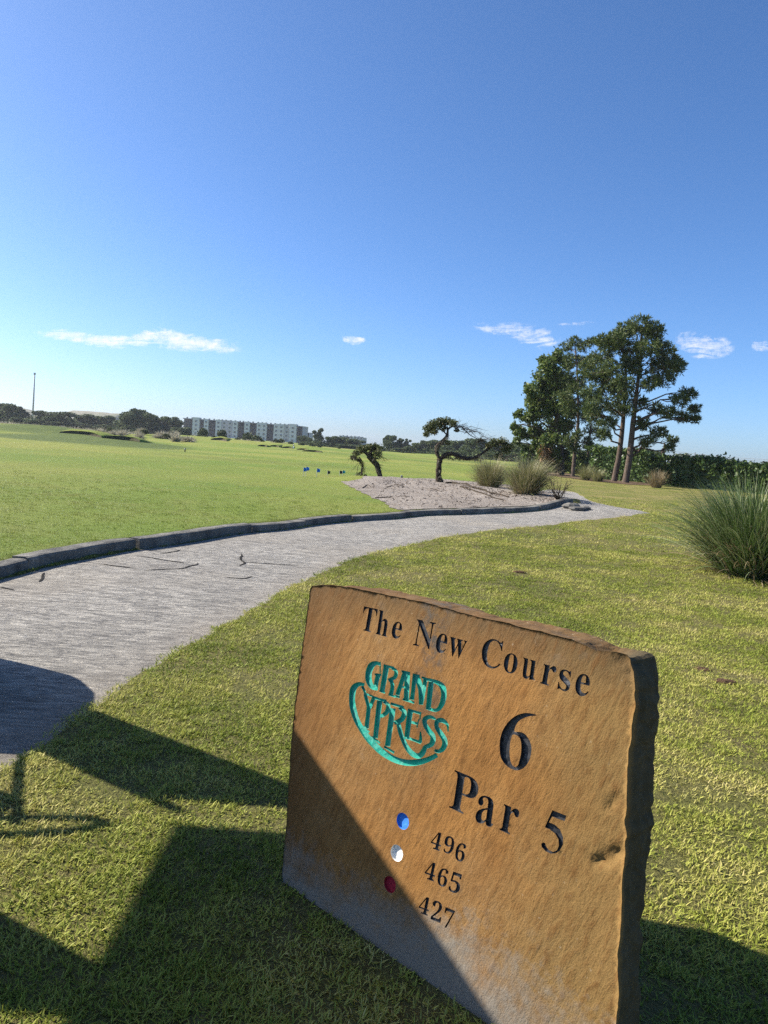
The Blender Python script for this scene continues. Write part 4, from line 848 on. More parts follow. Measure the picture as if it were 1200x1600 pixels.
# brown mulch under the grove
mulch_m = new_mat('mulch', (0.12, 0.08, 0.05), 0.95, 0.1); W = coord(mulch_m, 'World'); a_ = tex_noise(mulch_m, 3, 6, .7, W)
set_col(mulch_m, ramp(mulch_m, a_, [(.3, (.05, .033, .02)), (.55, (.125, .085, .055)), (.8, (.20, .15, .10))])); bump(mulch_m, a_, .8, .05)
ml = smooth_line([on_ground(848, 80)[:2], on_ground(862, 70)[:2], on_ground(900, 63)[:2], on_ground(940, 59)[:2], on_ground(990, 57.5)[:2], on_ground(1030, 60)[:2], on_ground(1010, 65)[:2], on_ground(930, 72)[:2], on_ground(880, 86)[:2], on_ground(848, 80)[:2]], .8)[:-1]
tag(cdt_sheet([tuple(p + rng.normal(0, .15, 2)) for p in ml], .7, lambda x, y: hz(x, y) + .03, 'mulch_bed', mulch_m), 'brown pine straw bed under the grove', kind='structure')

# two gnarled trees on the sand bed
def gnarled(name, label, base_px, base_py, stems, tufts_, hang, twigs, seed, ls):
    B = at(base_px, base_py); B[2] = float(sz(B[0], B[1])[0]); y = B[1]; g = np.random.default_rng(seed); t = thing(name, label, 'tree', B, 0, 'gnarled trees on the sand bed'); ppm = FPX / y
    mb = MB()
    for pts_, r0, r1 in stems:
        P_ = [at_depth(px, py, y + (dy if i else 0)) - B for i, (px, py, dy) in enumerate(pts_)]
        P_ = smooth_line(P_, .12); n_ = len(P_); mb.tube(P_, [(r0 + (r1 - r0) * (i / n_)) * (1 + .22 * noise.noise(Vector((i * .55, seed, r0 * 30)))) for i in range(n_)], 9, .16)
    mb.build('trunk', bark_dark, t, True)
    VL, FL, k0 = [], [], 0
    for px, py, r, n_ in tufts_:
        C = at_depth(px, py, y + g.uniform(-.5, .5)) - B; P_ = ball(C, 1.2 * r / ppm, int(n_ * (1.7 if seed == 3 else 1.05)), g, .25, .8); V, Fq = leaf_cloud(P_, ls, g); VL.append(V); FL.append(Fq + k0); k0 += len(V)
    mobj('crown', np.concatenate(VL), np.concatenate(FL), gn_leaf, t)
    tw = MB()
    for a, b, n_, spread in twigs:
        for _ in range(n_):
            A = at_depth(a[0] + g.normal(0, spread * .3), a[1] + g.normal(0, spread * .3), y + g.uniform(-.2, .2)) - B; Bq = at_depth(b[0] + g.normal(0, spread), b[1] + g.normal(0, spread * .7), y + g.uniform(-.5, .5)) - B
            pp = limb(A, Bq, .08, .013, .004, 5, g, tw, 4)
            for q in (2, 3, 4): limb(pp[q], pp[q] + g.normal(0, .16, 3) + (Bq - A) * .12, .02, .006, .002, 3, g, tw, 3)
    tw.build('twigs', bark_dark, t)
    if hang:
        C = []
        for (x0, y0, x1, y1), n_ in hang:
            q = g.uniform(0, 1, n_); C.append(np.array([at_depth(x0 + (x1 - x0) * a, y0 + (y1 - y0) * a + g.uniform(-2, 3), y + g.normal(0, .12)) - B for a in q]))
        C = np.concatenate(C); V, Fq = needle_cloud(C, np.tile([0, 0, -1.5], (len(C), 1)), .16, .012, 4, g); mobj('hanging_moss', V, Fq, moss_m, t)
    return t
gn_leaf = leaf_mat('gnarled_leaf', [(0.040, 0.055, 0.018), (0.070, 0.090, 0.026), (0.110, 0.125, 0.040), (0.14, 0.12, 0.06)], .25)
moss_m = leaf_mat('moss', [(0.05, 0.045, 0.03), (0.085, 0.08, 0.05), (0.13, 0.12, 0.085)], .2)
gnarled('gnarled_tree', 'dark gnarled tree with one long horizontal limb on the sand bed', 687, 755,
    [([(687, 756, 0), (685, 742, 0), (686, 730, 0), (687, 717, 0)], .165, .125), ([(687, 718, 0), (682, 705, .1), (683, 697, .1), (692, 688, .1), (699, 679, .1), (699, 668, .1)], .10, .045), ([(686, 719, 0), (696, 711, 0), (706, 709, -.1), (717, 713, -.1), (730, 717, -.2), (744, 714, -.2), (755, 707, -.2), (763, 701, -.2)], .105, .055),
     ([(699, 680, .1), (690, 672, .2), (678, 668, .2)], .04, .015), ([(700, 670, .1), (712, 665, .1), (724, 668, .1)], .035, .012), ([(763, 701, -.2), (775, 694, -.2), (790, 694, -.3)], .045, .02), ([(722, 668, .1), (735, 680, .1), (752, 688, .1)], .022, .01), ([(687, 753, 0), (694, 756, -.2), (701, 758, -.4)], .08, .03), ([(686, 754, 0), (679, 757, -.1)], .07, .03)],
    [(676, 664, 9, 240), (668, 670, 7, 150), (686, 660, 9, 230), (698, 658, 8, 210), (708, 661, 7, 150), (666, 679, 5, 90), (678, 674, 7, 150), (692, 668, 8, 150), (714, 672, 4, 50), (700, 692, 4, 40), (772, 692, 8, 170), (785, 690, 8, 170), (790, 703, 8, 170), (764, 697, 6, 110), (780, 712, 7, 120), (797, 697, 6, 90)],
    [((695, 712, 755, 716), 150), ((686, 718, 688, 752), 120), ((682, 700, 700, 680), 60)], [((712, 668), (732, 668), 9, 5), ((722, 670), (752, 682), 10, 8), ((745, 690), (762, 684), 8, 7), ((700, 672), (715, 655), 5, 4)], 3, .055)
gnarled('gnarled_tree', 'small leaning gnarled tree with a drooping crown at the left of the sand bed', 594, 749,
    [([(595, 750, 0), (592, 737, 0), (588, 727, 0), (581, 719, 0), (575, 712, 0)], .13, .085), ([(576, 713, 0), (568, 706, 0), (560, 708, 0), (553, 714, 0)], .06, .02), ([(577, 714, 0), (582, 703, .1), (588, 698, .1)], .06, .02), ([(565, 749, .1), (565, 735, .1), (566, 722, .1), (561, 714, 0)], .035, .022), ([(595, 749, 0), (588, 751, -.2), (582, 751, -.3)], .06, .02)],
    [(585, 699, 8, 260), (576, 700, 8, 220), (566, 702, 8, 220), (557, 708, 6, 140), (551, 715, 4, 70), (590, 708, 7, 170), (580, 710, 7, 150), (593, 700, 4, 60), (586, 716, 4, 50), (560, 742, 5, 50), (569, 744, 5, 50)],
    [((575, 708, 595, 728), 110), ((552, 712, 566, 718), 50), ((586, 720, 596, 745), 60)], [((565, 722), (562, 746), 10, 6), ((556, 712), (550, 718), 8, 4), ((592, 714), (598, 722), 6, 4)], 5, .055)

# ------------------------------------------------------------------ far trees and scrub
def far_tree_mesh(seed, kind):
    """unit tree: height 1, crown width about 0.9"""
    g = np.random.default_rng(seed); C = []
    nl = 9 if kind != 'pine' else 7
    for i in range(nl):
        if kind == 'round': c = np.array([g.uniform(-.28, .28), g.uniform(-.28, .28), g.uniform(.34, .84)]); r = g.uniform(.13, .22)
        elif kind == 'pine': c = np.array([g.uniform(-.2, .2), g.uniform(-.2, .2), .45 + .5 * i / nl]); r = g.uniform(.08, .16)
        else: c = np.array([g.uniform(-.36, .36), g.uniform(-.3, .3), g.uniform(.22, .62)]); r = g.uniform(.15, .24)
        C.append(ball(c, r, int(2600 * r * (1 if kind != 'pine' else 1.1)), g, .45, .9))
    C.append(ball((g.uniform(-.08, .08), g.uniform(-.08, .08), .36), .34, 1200, g, .15, .95)); C.append(np.column_stack([g.normal(0, .26, 500), g.normal(0, .22, 500), np.abs(g.normal(.15, .14, 500))]))
    C = np.concatenate(C); V, Fq = leaf_cloud(C, .036, g); crown = new_mesh('crown', V, Fq, far_m)
    mb = MB(); mb.tube([(0, 0, -.04), (.01, 0, .3), (0, .01, .8)], [.028, .022, .008], 6); trunk = new_mesh('trunk', mb.v, mb.f, bark)
    return crown, trunk
FT = {k: [far_tree_mesh(100 + 10 * j + i, k) for i in range(3)] for j, k in enumerate(('round', 'pine', 'low'))}
def far_tree(px, top, y, w_px, kind, label, group):
    B = on_ground(px, y); T = at_depth(px, top, y); H = max(T[2] - B[2], 2.5); w = w_px * 1.22 / FPX * y
    if label.startswith('?'): label = '%s tree from the left among the dark trees %s' % (ORD[next(cnt[label])], label[1:])
    t = thing('far_tree', label, 'tree', B, rnd.uniform(0, 6.28), group); c_, tr = FT[kind][rnd.randrange(3)]
    t.scale = (w / .9, w / .9, H); obj('crown', c_, t); obj('trunk', tr, t); return t
LW = 'dark trees along the left skyline'; CW = 'dark trees along the skyline beyond the sand bed'
import itertools
ORD = 'leftmost second third fourth fifth sixth seventh eighth ninth tenth eleventh twelfth thirteenth fourteenth fifteenth sixteenth seventeenth eighteenth nineteenth twentieth twenty-first twenty-second twenty-third twenty-fourth twenty-fifth twenty-sixth twenty-seventh'.split()
lab_l = '?on the far left skyline'; lab_c = '?on the skyline behind the sand bed'
cnt = {lab_l: itertools.count(), lab_c: itertools.count()}
for px, top, y, w, kd, lab in sorted([(-25, 632, 300, 48, 'round', None), (8, 627, 300, 46, 'round', None), (34, 634, 310, 36, 'pine', None), (48, 648, 280, 40, 'low', 'low rounded tree below the mast at the far left'), (66, 640, 320, 42, 'round', None), (92, 641, 310, 36, 'round', None), (108, 648, 320, 24, 'pine', None), (122, 646, 330, 26, 'round', None), (140, 645, 330, 34, 'round', None), (160, 646, 330, 34, 'round', None), (180, 648, 330, 30, 'low', None),
    (198, 640, 300, 36, 'round', None), (212, 635, 300, 44, 'round', 'tallest rounded tree left of the apartment block'), (230, 643, 300, 40, 'round', None), (250, 649, 310, 36, 'round', None), (268, 648, 310, 34, 'round', 'tree touching the left end of the apartment block'), (284, 660, 290, 26, 'low', None), (20, 648, 320, 50, 'low', None), (80, 655, 310, 60, 'low', None), (150, 658, 330, 70, 'low', None), (225, 662, 305, 60, 'low', None)], key=lambda q: q[0]):
    far_tree(px, top, y, w, kd, lab or lab_l, LW if not lab else None)
for px, top, y, w, kd, lab in sorted([(478, 676, 330, 20, 'low', None), (496, 668, 300, 22, 'pine', 'tall thin crowned tree just right of the apartment block'), (516, 679, 300, 28, 'round', None), (534, 681, 310, 30, 'round', None), (552, 684, 300, 30, 'round', None), (572, 690, 260, 26, 'low', None), (586, 690, 280, 22, 'low', None), (608, 677, 300, 24, 'round', 'rounded tree standing out left of the gnarled tree with the limb'), (622, 683, 300, 22, 'pine', None), (634, 684, 300, 20, 'pine', None), (652, 690, 290, 30, 'round', None), (668, 684, 290, 34, 'round', None), (690, 684, 280, 36, 'round', None), (712, 686, 270, 36, 'round', None), (735, 682, 260, 40, 'round', None), (758, 684, 250, 40, 'round', None), (780, 684, 240, 42, 'round', None), (802, 688, 230, 40, 'round', None), (640, 698, 300, 50, 'low', None), (720, 700, 270, 60, 'low', None), (785, 700, 230, 60, 'low', None), (830, 690, 200, 50, 'round', None), (860, 696, 180, 50, 'round', None), (545, 695, 300, 50, 'low', None), (505, 692, 310, 40, 'low', None)], key=lambda q: q[0]):
    far_tree(px, top, y, w, kd, lab or lab_c, CW if not lab else None)
for px, top, y, w, lab in [(1084, 697, 130, 50, 'wide tree top showing over the hedge behind the wires'), (1122, 704, 135, 50, 'lower tree top just right of the wires over the hedge'), (1152, 708, 140, 30, 'small tree top over the hedge near the big grass clump'), (1198, 706, 130, 34, 'tree top over the hedge at the right edge of the picture'), (905, 700, 120, 60, 'dark tree deep behind the pine trunks'), (955, 694, 120, 70, 'dark tree behind the two foremost pine trunks'), (1010, 698, 110, 50, 'leafy tree behind the hedge right of the foremost pine')]:
    far_tree(px, top, y, w, 'round' if px < 1050 else 'low', lab, None)
# scrub band on the left
sc_mesh = []
for i in range(4):
    g = np.random.default_rng(300 + i); C = np.concatenate([ball((g.uniform(-.3, .3), g.uniform(-.3, .3), .35), .38, 110, g, .4, .8) for _ in range(3)]); C[:, 2] = np.abs(C[:, 2]); V, Fq = leaf_cloud(C, .085, g); sc_mesh.append((V, Fq))
dark_s = [new_mesh('shrub', V, Fq, scrub_m) for V, Fq in sc_mesh]; pale_s = []
for i in range(3):
    g = np.random.default_rng(330 + i); d = np.column_stack([g.normal(0, .55, 130), g.normal(0, .55, 130), np.full(130, 1.0)]); V, Fq = needle_cloud(np.column_stack([g.normal(0, .16, 130), g.normal(0, .16, 130), np.zeros(130)]), d, .95, .035, 2, g); pale_s.append(new_mesh('grass_mound', V, Fq, pale_scrub_m))
def scrub(px, y, w, h, pale, label, group, cat):
    B = on_ground(px, y); o = obj('grass_mound' if pale else 'shrub', (pale_s if pale else dark_s)[rnd.randrange(3)]); o.location = B; o.rotation_euler = (0, 0, rnd.uniform(0, 6.28)); o.scale = (w, w, h); return tag(o, label, cat, group)
for i in range(70):
    px = rnd.uniform(-40, 300); y = rnd.uniform(118, 165)
    scrub(px, y, rnd.uniform(1.0, 2.0), rnd.uniform(.8, 1.5), True, 'pale dry grass mound in the scrub strip below the left trees', 'pale grass mounds in the scrub strip', 'grass mound')
for i in range(34):
    px = rnd.uniform(-30, 290); y = rnd.uniform(130, 190)
    scrub(px, y, rnd.uniform(1.4, 2.6), rnd.uniform(1.0, 2.1), False, 'dark low shrub in the scrub strip below the left trees', 'dark shrubs in the scrub strip', 'shrub')
for k_, (px, y, w, h) in enumerate(sorted([(300, 170, 1.6, 1.4), (322, 172, 2.0, 1.6), (338, 168, 2.2, 2.0), (352, 175, 1.6, 1.6), (372, 180, 2, 2.2), (398, 178, 3.2, 3.6), (410, 185, 2, 2), (432, 190, 2.4, 2.4), (455, 200, 2.2, 2.0), (470, 205, 2.4, 1.8), (487, 210, 2.4, 1.8), (312, 178, 1.6, 1.8), (385, 190, 3.2, 4.2), (350, 195, 3.4, 4.6), (320, 195, 3.0, 4.4), (440, 200, 2.2, 3.0), (500, 220, 2, 1.6), (530, 225, 2, 1.5), (600, 250, 2.2, 1.8), (630, 250, 2, 1.6), (660, 230, 2.4, 1.9)])):
    scrub(px, y, w, h, False, ORD[k_] + ' dark shrub from the left along the far fairway edge', 'dark shrubs on the far fairway edge', 'shrub')
for k_, px in enumerate((303, 318, 342, 360, 375, 388, 402, 425, 445)): scrub(px, rnd.uniform(165, 178), 1.3, 1.2, True, ORD[k_] + ' pale dry grass mound from the left below the apartment block', 'pale grass mounds below the apartment block', 'grass mound')

for k_, (px, y, top, w, lab) in enumerate(((868, 84, 716, 3.6, 'leafy bush filling the gap at the left foot of the grove'), (905, 86, 712, 4.4, 'leafy bush behind the slim pine in the grove'), (940, 80, 708, 5.0, 'large leafy bush between the pine trunks'), (832, 92, 722, 3.4, 'low leafy bush left of the grove behind the pale grass'))):
    B = on_ground(px, y); H = at_depth(px, top, y)[2] - B[2]; g = np.random.default_rng(70 + k_); C = np.concatenate([ball((g.uniform(-.4, .4) * w, g.uniform(-.6, .6), g.uniform(.25, .72) * H), .26 * w, 420, g, .4, .8) for _ in range(7)]); C[:, 2] = np.abs(C[:, 2]); V, Fq = leaf_cloud(C, .17, g)
    t = thing('leafy_bush', lab, 'bush', B, 0, 'bushes under the grove'); mobj('foliage', V, Fq, oak_m, t); mb = MB()
    for _ in range(5): limb(np.array([0, 0, -.1]), np.array([g.uniform(-.3, .3) * w, g.uniform(-.4, .4), H * .6]), .05, .05, .02, 4, g, mb)
    mb.build('stems', bark, t)

# ------------------------------------------------------------------ apartment block far behind the fairway
white_p = new_mat('render_white', (0.55, 0.56, 0.58), 0.8); lav_p = new_mat('render_lavender', (0.42, 0.40, 0.46), 0.8); green_p = new_mat('render_sage', (0.30, 0.36, 0.32), 0.8)
grey_p = new_mat('render_grey', (0.40, 0.40, 0.43), 0.8); dark_p = new_mat('screen_dark', (0.022, 0.026, 0.034), 0.7); mid_p = new_mat('slab_edge', (0.10, 0.105, 0.115), 0.8)
roof_p = new_mat('roof_grey', (0.45, 0.45, 0.45), 0.8); glass_p = new_mat('window_glass', (0.05, 0.065, 0.085), 0.12, 0.6); frame_p = new_mat('window_frame', (0.62, 0.62, 0.62), 0.6)
for m_ in (white_p, lav_p, grey_p):
    n, l = nt(m_); base = tuple(n['Principled BSDF'].inputs['Base Color'].default_value[:3]); w_ = tex_noise(m_, .35, 4, .6, coord(m_, 'Object'))
    set_col(m_, mixc(m_, frange(m_, w_, .4, .75, 0, .35), base, tuple(k * .8 for k in base)))
def apartment(label, A, B, segs, z_top, storeys, depth, group=None, base_drop=1.0):
    A = np.array(A[:2]); B = np.array(B[:2]); Ln = np.linalg.norm(B - A); th = math.atan2(*(B - A)[::-1]); z0 = float(hz(*A))
    t = thing('apartment_block', label, 'building', (A[0], A[1], z0), th, group); H = z_top - z0; st_ = (H - .9) / storeys
    mb = MB(); mb.box((Ln / 2, depth / 2 + 2.2, (H - .6) / 2 - base_drop / 2), (Ln - .3, depth, H - .6 + base_drop)); mb.build('core_wall', grey_p, t)
    rf = MB(); rf.box((Ln / 2, depth / 2 + 1.2, H - .45), (Ln + .1, depth + 1.7, .28)); roof = rf.build('roof', roof_p, t)
    um = new_mesh('roof_unit', *(lambda q: (q.v, q.f))(MB().box((0, 0, .45), (.9, .8, .9))), mid_p)
    k = int(Ln / 3.4)
    for i in range(k):
        o = obj('roof_unit', um, roof); o.location = (3.4 * i + 2 + rnd.uniform(-.5, .5), 2.6 + rnd.uniform(0, 1.5), H - .31)
    wm = {}
    for x0, x1, kind, cols in segs:
        a, b = x0 * Ln, x1 * Ln; w = b - a; xm = (a + b) / 2
        if kind == 'bay':
            q = MB().box((xm, 1.9, H / 2 - .5 - base_drop / 2), (w - .06, .5, H - 1.0 + base_drop)); q.build('recessed_wall', dark_p, t)
            for s_ in range(storeys):
                bl = MB().box((xm, .85, s_ * st_ + .12), (w - .04, 1.7, .24)).build('balcony', mid_p, t)
                r_ = MB(); r_.box((xm, .08, s_ * st_ + 1.2), (w - .2, .06, .09)); r_.box((xm, .08, s_ * st_ + .42), (w - .2, .06, .07))
                for i in range(int(w / .6) + 1): r_.box((a + .1 + (w - .2) * i / int(w / .6), .08, s_ * st_ + .8), (.05, .05, .72))
                r_.build('railing', dark_p, bl)
            MB().box((xm, .55, H - .75), (w - .02, 1.9, .45)).build('bay_head', mid_p if kind == 'bay' else green_p, t); continue
        m_ = {'white': white_p, 'tower': white_p, 'lav': lav_p, 'grey': grey_p, 'green': green_p}[kind]; fr = -.45 if kind == 'tower' else (-.1 if kind == 'white' else .1); ht = H + (.75 if kind == 'tower' else .12)
        MB().box((xm, (2.1 + fr) / 2, (ht - base_drop) / 2), (w - .012, 2.1 - fr, ht + base_drop)).build('wall_panel', m_, t)
        for s_ in range(storeys):
            for c_ in range(cols):
                xc = a + w * (c_ + .5) / cols; ww = min(1.6, w / cols * .55); wh = 1.5
                if ('w', round(ww, 2)) not in wm:
                    f_ = MB(); 
                    for dx, dz_, sx, sz_ in ((0, wh / 2, ww, .12), (0, -wh / 2, ww, .12), (-ww / 2, 0, .12, wh + .12), (ww / 2, 0, .12, wh + .12), (0, 0, .07, wh)): f_.box((dx, 0, dz_), (sx, .12, sz_))
                    p_ = MB().box((0, .03, 0), (ww - .02, .05, wh - .02)); wm[('w', round(ww, 2))] = (new_mesh('window', f_.v, f_.f, frame_p), new_mesh('pane', p_.v, p_.f, glass_p))
                fm, pm = wm[('w', round(ww, 2))]; wi = obj('window', fm, t); wi.location = (xc, fr - .062, s_ * st_ + 1.75); obj('pane', pm, wi)
    return t
seg_px = [(140, 202, 'bay', 0), (203, 246, 'tower', 1), (247, 273, 'bay', 0), (274, 302, 'white', 1), (303, 348, 'bay', 0), (349, 383, 'white', 1), (384, 455, 'lav', 2), (456, 486, 'white', 1), (487, 528, 'bay', 0), (529, 561, 'white', 1), (562, 604, 'bay', 0), (605, 635, 'white', 1), (636, 666, 'white', 1), (667, 709, 'bay', 0), (710, 741, 'white', 1), (742, 771, 'white', 1), (772, 806, 'grey', 1), (807, 848, 'tower', 1), (849, 879, 'bay', 0)]
A = on_ground(285, 545); B = on_ground(470, 528); ztop = at_depth(290, 652.5, 545)[2]
apartment('long white four storey apartment block with dark balcony bays beyond the fairway', A, B, [((a - 140) / 739, (b + 1 - 140) / 739, k, c_) for a, b, k, c_ in seg_px], ztop, 4, 14)
A = on_ground(469.5, 575); B = on_ground(481, 574); apartment('small white end of another block just right of the long apartment block', A, B, [(0, .55, 'white', 1), (.55, 1, 'bay', 0)], at_depth(474, 674.5, 575)[2], 4, 12)
A = on_ground(529, 600); B = on_ground(566, 596); apartment('pale block half hidden by the trees right of the apartment block', A, B, [(0, .3, 'white', 2), (.3, .45, 'bay', 0), (.45, .75, 'white', 2), (.75, 1, 'lav', 2)], at_depth(545, 681.5, 600)[2], 4, 12)
# mast and hills at the left
B = on_ground(50.5, 420); zt = at_depth(52, 583, 420)[2]; steel = new_mat('mast_steel', (0.30, 0.31, 0.33), 0.6)
t = thing('radio_mast', 'tall thin pale mast rising above the left trees', 'mast', B); MB().tube([(0, 0, -1), (.3, 0, zt * .5), (.5, 0, zt - B[2])], [.5, .42, .3], 8).build('shaft', steel, t, True); MB().box((.5, 0, zt - B[2] - .3), (.9, .8, 1.1)).build('antenna_head', steel, t); MB().box((0, 0, .3), (5, 5, 2.0)).build('base_block', steel, t)
hill_m = new_mat('hill_grass', (0.20, 0.19, 0.13), 0.95, .1); a_ = tex_noise(hill_m, .03, 5, .6, coord(hill_m, 'World')); set_col(hill_m, mixc(hill_m, frange(hill_m, a_, .4, .65), (0.22, 0.20, 0.14), (0.13, 0.14, 0.075)))
for (x0, x1, top, y, flat_, lab) in ((-110, 128, 635, 1150, .1, 'pale grass hill rising behind the left trees below the mast'), (100, 226, 645, 1250, .6, 'flat topped pale hill between the left tree rows')):
    A = on_ground(x0, y); B = on_ground(x1, y); T = at_depth((x0 + x1) / 2, top, y); V = []; nu, nv = 44, 16; h_ = T[2] + 2; Ln = np.linalg.norm(B - A)
    for i in range(nu + 1):
        for j in range(nv + 1):
            u_ = i / nu; v_ = j / nv; e_ = min(1, min(u_, 1 - u_) / (.5 - flat_ / 2)) * min(1, min(v_, 1 - v_) / .4); e_ = e_ * e_ * (3 - 2 * e_)
            p = A + (B - A) * u_; V.append((p[0], p[1] + (v_ - .5) * 260, -2 + h_ * e_ * (1 + .06 * noise.noise(Vector((u_ * 9, v_ * 6, y))))))
    tag(mobj('hill', V, [(i * (nv + 1) + j, (i + 1) * (nv + 1) + j, (i + 1) * (nv + 1) + j + 1, i * (nv + 1) + j + 1) for i in range(nu) for j in range(nv)], hill_m, None, True), lab, kind='structure')

# ------------------------------------------------------------------ bunkers: cut turf faces with sand at the foot
face_m = new_mat('bunker_face', (0.085, 0.075, 0.05), 0.95, .1); a_ = tex_noise(face_m, 2.5, 5, .7, coord(face_m, 'World')); set_col(face_m, mixc(face_m, frange(face_m, a_, .35, .7), (0.045, 0.05, 0.024), (0.115, 0.095, 0.06)))
def bunker(l_, r_, h, drop, lab, y=None):
    """l_, r_: photo pixels of the two ends of the cut face"""
    A = at(*l_) if y is None else on_ground(l_[0], y); B = at(*r_) if y is None else on_ground(r_[0], y)
    if y is None:
        ym = (A[1] + B[1]) / 2; A = on_ground(l_[0], min(A[1], ym + 6)); B = on_ground(r_[0], max(B[1], ym - 6))
    d = (B - A)[:2]; Ln = np.linalg.norm(d); d = d / Ln; nn = np.array([-d[1], d[0]])
    if nn[1] < 0: nn = -nn
    n_ = 26; V, Fq = [], []; h *= .6
    def row(q, off, z): p = A[:2] + d * Ln * q + nn * off; return (p[0], p[1], float(hz(p[0], p[1])) + z)
    V2 = []
    for i in range(n_ + 1):
        q = i / n_; s_ = math.sin(math.pi * q) ** .4; bow = 1.2 * math.sin(math.pi * q); hh = h * s_ * (1 + .15 * noise.noise(Vector((q * 5, h * 9, 0))))
        V += [row(q, bow - .1, -.3), row(q, bow + .18 * s_, hh * .9), row(q, bow + .1, hh)]
        V2 += [row(q, bow + .1, hh), row(q, bow + .5 + 1.2 * s_, hh + .10 * s_), row(q, bow + .6 + 4.5 * s_, hh * .6), row(q, bow + .7 + 9 * s_, -.12)]
    root = bpy.data.objects.new('bunker', None); COL.objects.link(root); tag(root, lab, kind='structure')
    mobj('cut_face', V, [(3 * i + k, 3 * i + 3 + k, 3 * i + 4 + k, 3 * i + 1 + k) for i in range(n_) for k in (0, 1)], face_m, root)
    me = new_mesh('turf_lip', V2, [(4 * i + k, 4 * i + 4 + k, 4 * i + 5 + k, 4 * i + 1 + k) for i in range(n_) for k in (0, 1, 2)], lawn, True); a_ = me.attributes.new('fairway', 'FLOAT', 'POINT'); a_.data.foreach_set('value', np.ones(len(V2), np.float32)); obj('turf_lip', me, root)
    V3_ = []
    for i in range(n_ + 1):
        q = i / n_; s_ = math.sin(math.pi * q) ** .6; bow = 1.6 * math.sin(math.pi * q)
        V3_ += [row(q, bow, .012), row(q, bow - .9 * s_ * drop, .012)]
    mobj('sand_floor', V3_, [(2 * i, 2 * i + 2, 2 * i + 3, 2 * i + 1) for i in range(n_)], sand_m, root)
bunker((92, 680), (160, 690), .62, .6, 'left one of two dark faced bunkers cut into the left mound', 84)
bunker((160, 684), (220, 693), .78, .6, 'right one of two dark faced bunkers cut into the left mound', 80)
bunker((329, 690), (355, 696), .75, 1, 'small dark bunker below the left part of the apartment block', 140)
for a, b, y, h in (((403, 700), (418, 702), 128, .5), ((420, 701), (437, 703), 134, .5), ((439, 702), (458, 704), 132, .5), ((464, 704), (482, 706), 126, .45), ((472, 710), (504, 712), 100, .42)):
    bunker(a, b, h, .6, 'one of the low dark bunkers scattered on the middle of the fairway', y)

# ------------------------------------------------------------------ flags, posts, stakes
blue_f = new_mat('flag_blue', (0.02, 0.16, 0.55), 0.7); navy_f = new_mat('flag_navy', (0.015, 0.02, 0.035), 0.7); teal_f = new_mat('flag_teal', (0.03, 0.30, 0.36), .7); pole_m = new_mat('flag_pole', (0.5, 0.5, 0.48), .5); wht = new_mat('stake_white', (0.75, 0.75, 0.72), .6)
for px, top, base, m_, lab in ((473.5, 730, 745, blue_f, 'leftmost small blue flag on a thin pole on the fairway'), (477.5, 729, 744.5, blue_f, 'blue flag just right of the leftmost one, standing a little taller'), (494.5, 731.5, 746, blue_f, 'single blue flag between the pair and the dark flag'), (511.5, 735, 743, navy_f, 'dark low flag in the middle of the flag row'), (530.5, 735, 743, navy_f, 'dark flag left of the teal flag at the end of the row'), (535, 734.5, 743.5, teal_f, 'rightmost teal blue flag of the row near the sand bed')):
    B = at(px, base); H = at_depth(px, top, B[1])[2] - B[2]; t = thing('practice_flag', lab, 'flag', B, 0, 'small flags in a row on the fairway')
    MB().tube([(0, 0, -.1), (0, 0, H)], .008, 6).build('pole', pole_m, t)
    mb = MB(); w_, h_ = .13, .17
    V = [(x, .02 * math.sin(x * 30), z) for x in np.linspace(.008, w_, 5) for z in (H - h_ + x * .2, H - x * .25)]; V2 = [(a, b + .004, c_) for a, b, c_ in V]
    mb.add(V + V2, [(2 * i, 2 * i + 2, 2 * i + 3, 2 * i + 1) for i in range(4)] + [(10 + 2 * i, 11 + 2 * i, 13 + 2 * i, 12 + 2 * i) for i in range(4)]); mb.build('pennant', m_, t)
def post(name, px, base, h, r, m_, lab, cat):
    B = at(px, base); t = thing(name, lab, cat, B); MB().tube([(0, 0, -.2), (0, 0, h * .95), (0, 0, h)], [r, r, r * .6], 8).build('shaft', m_, t); MB().tube([(0, 0, h * .7), (0, 0, h * .85)], r * 1.15, 8).build('band', wht if m_ is not wht else navy_f, t); return t
post('marker_post', 289, 706, .33, .055, new_mat('post_dark', (.05, .055, .03), .8), 'short dark yardage post standing alone on the left fairway', 'post')
post('marker_post', 627.5, 747, .14, .05, navy_f, 'tiny dark post on the grass between the two gnarled trees', 'post')
post('white_stake', 458.5, 701, .75, .10, wht, 'white stake among the far bunkers below the apartment block', 'stake')

# ------------------------------------------------------------------ wires over the hedge
wire_m = new_mat('wire', (0.55, 0.55, 0.55), .5); A0 = at_depth(985, 702, 80)
t = thing('power_line', 'three pale utility wires running past the tree tops over the hedge', 'power line', on_ground(1030, 86))
for k, (ya, yb) in enumerate(((703, 709.5), (706, 712), (709, 715))):
    A = at_depth(1035, ya, 86 + k * .4) - np.array(t.location); B = at_depth(1290, yb + 10, 84 + k * .4) - np.array(t.location)
    MB().tube([A + (B - A) * q + np.array([0, 0, -.35 * math.sin(math.pi * q)]) for q in np.linspace(0, 1, 12)], .022, 5).build('wire', wire_m, t)
MB().tube([A + [0, -.4, -7.5], A + [0, -.4, 1.2]], [.16, .12], 8).build('pole', bark, t); A = at_depth(1035, 706, 86.4) - np.array(t.location); MB().tube([A + [0, 0, -7.5], A + [0, 0, .4]], [.16, .12], 8).build('pole', bark, t)

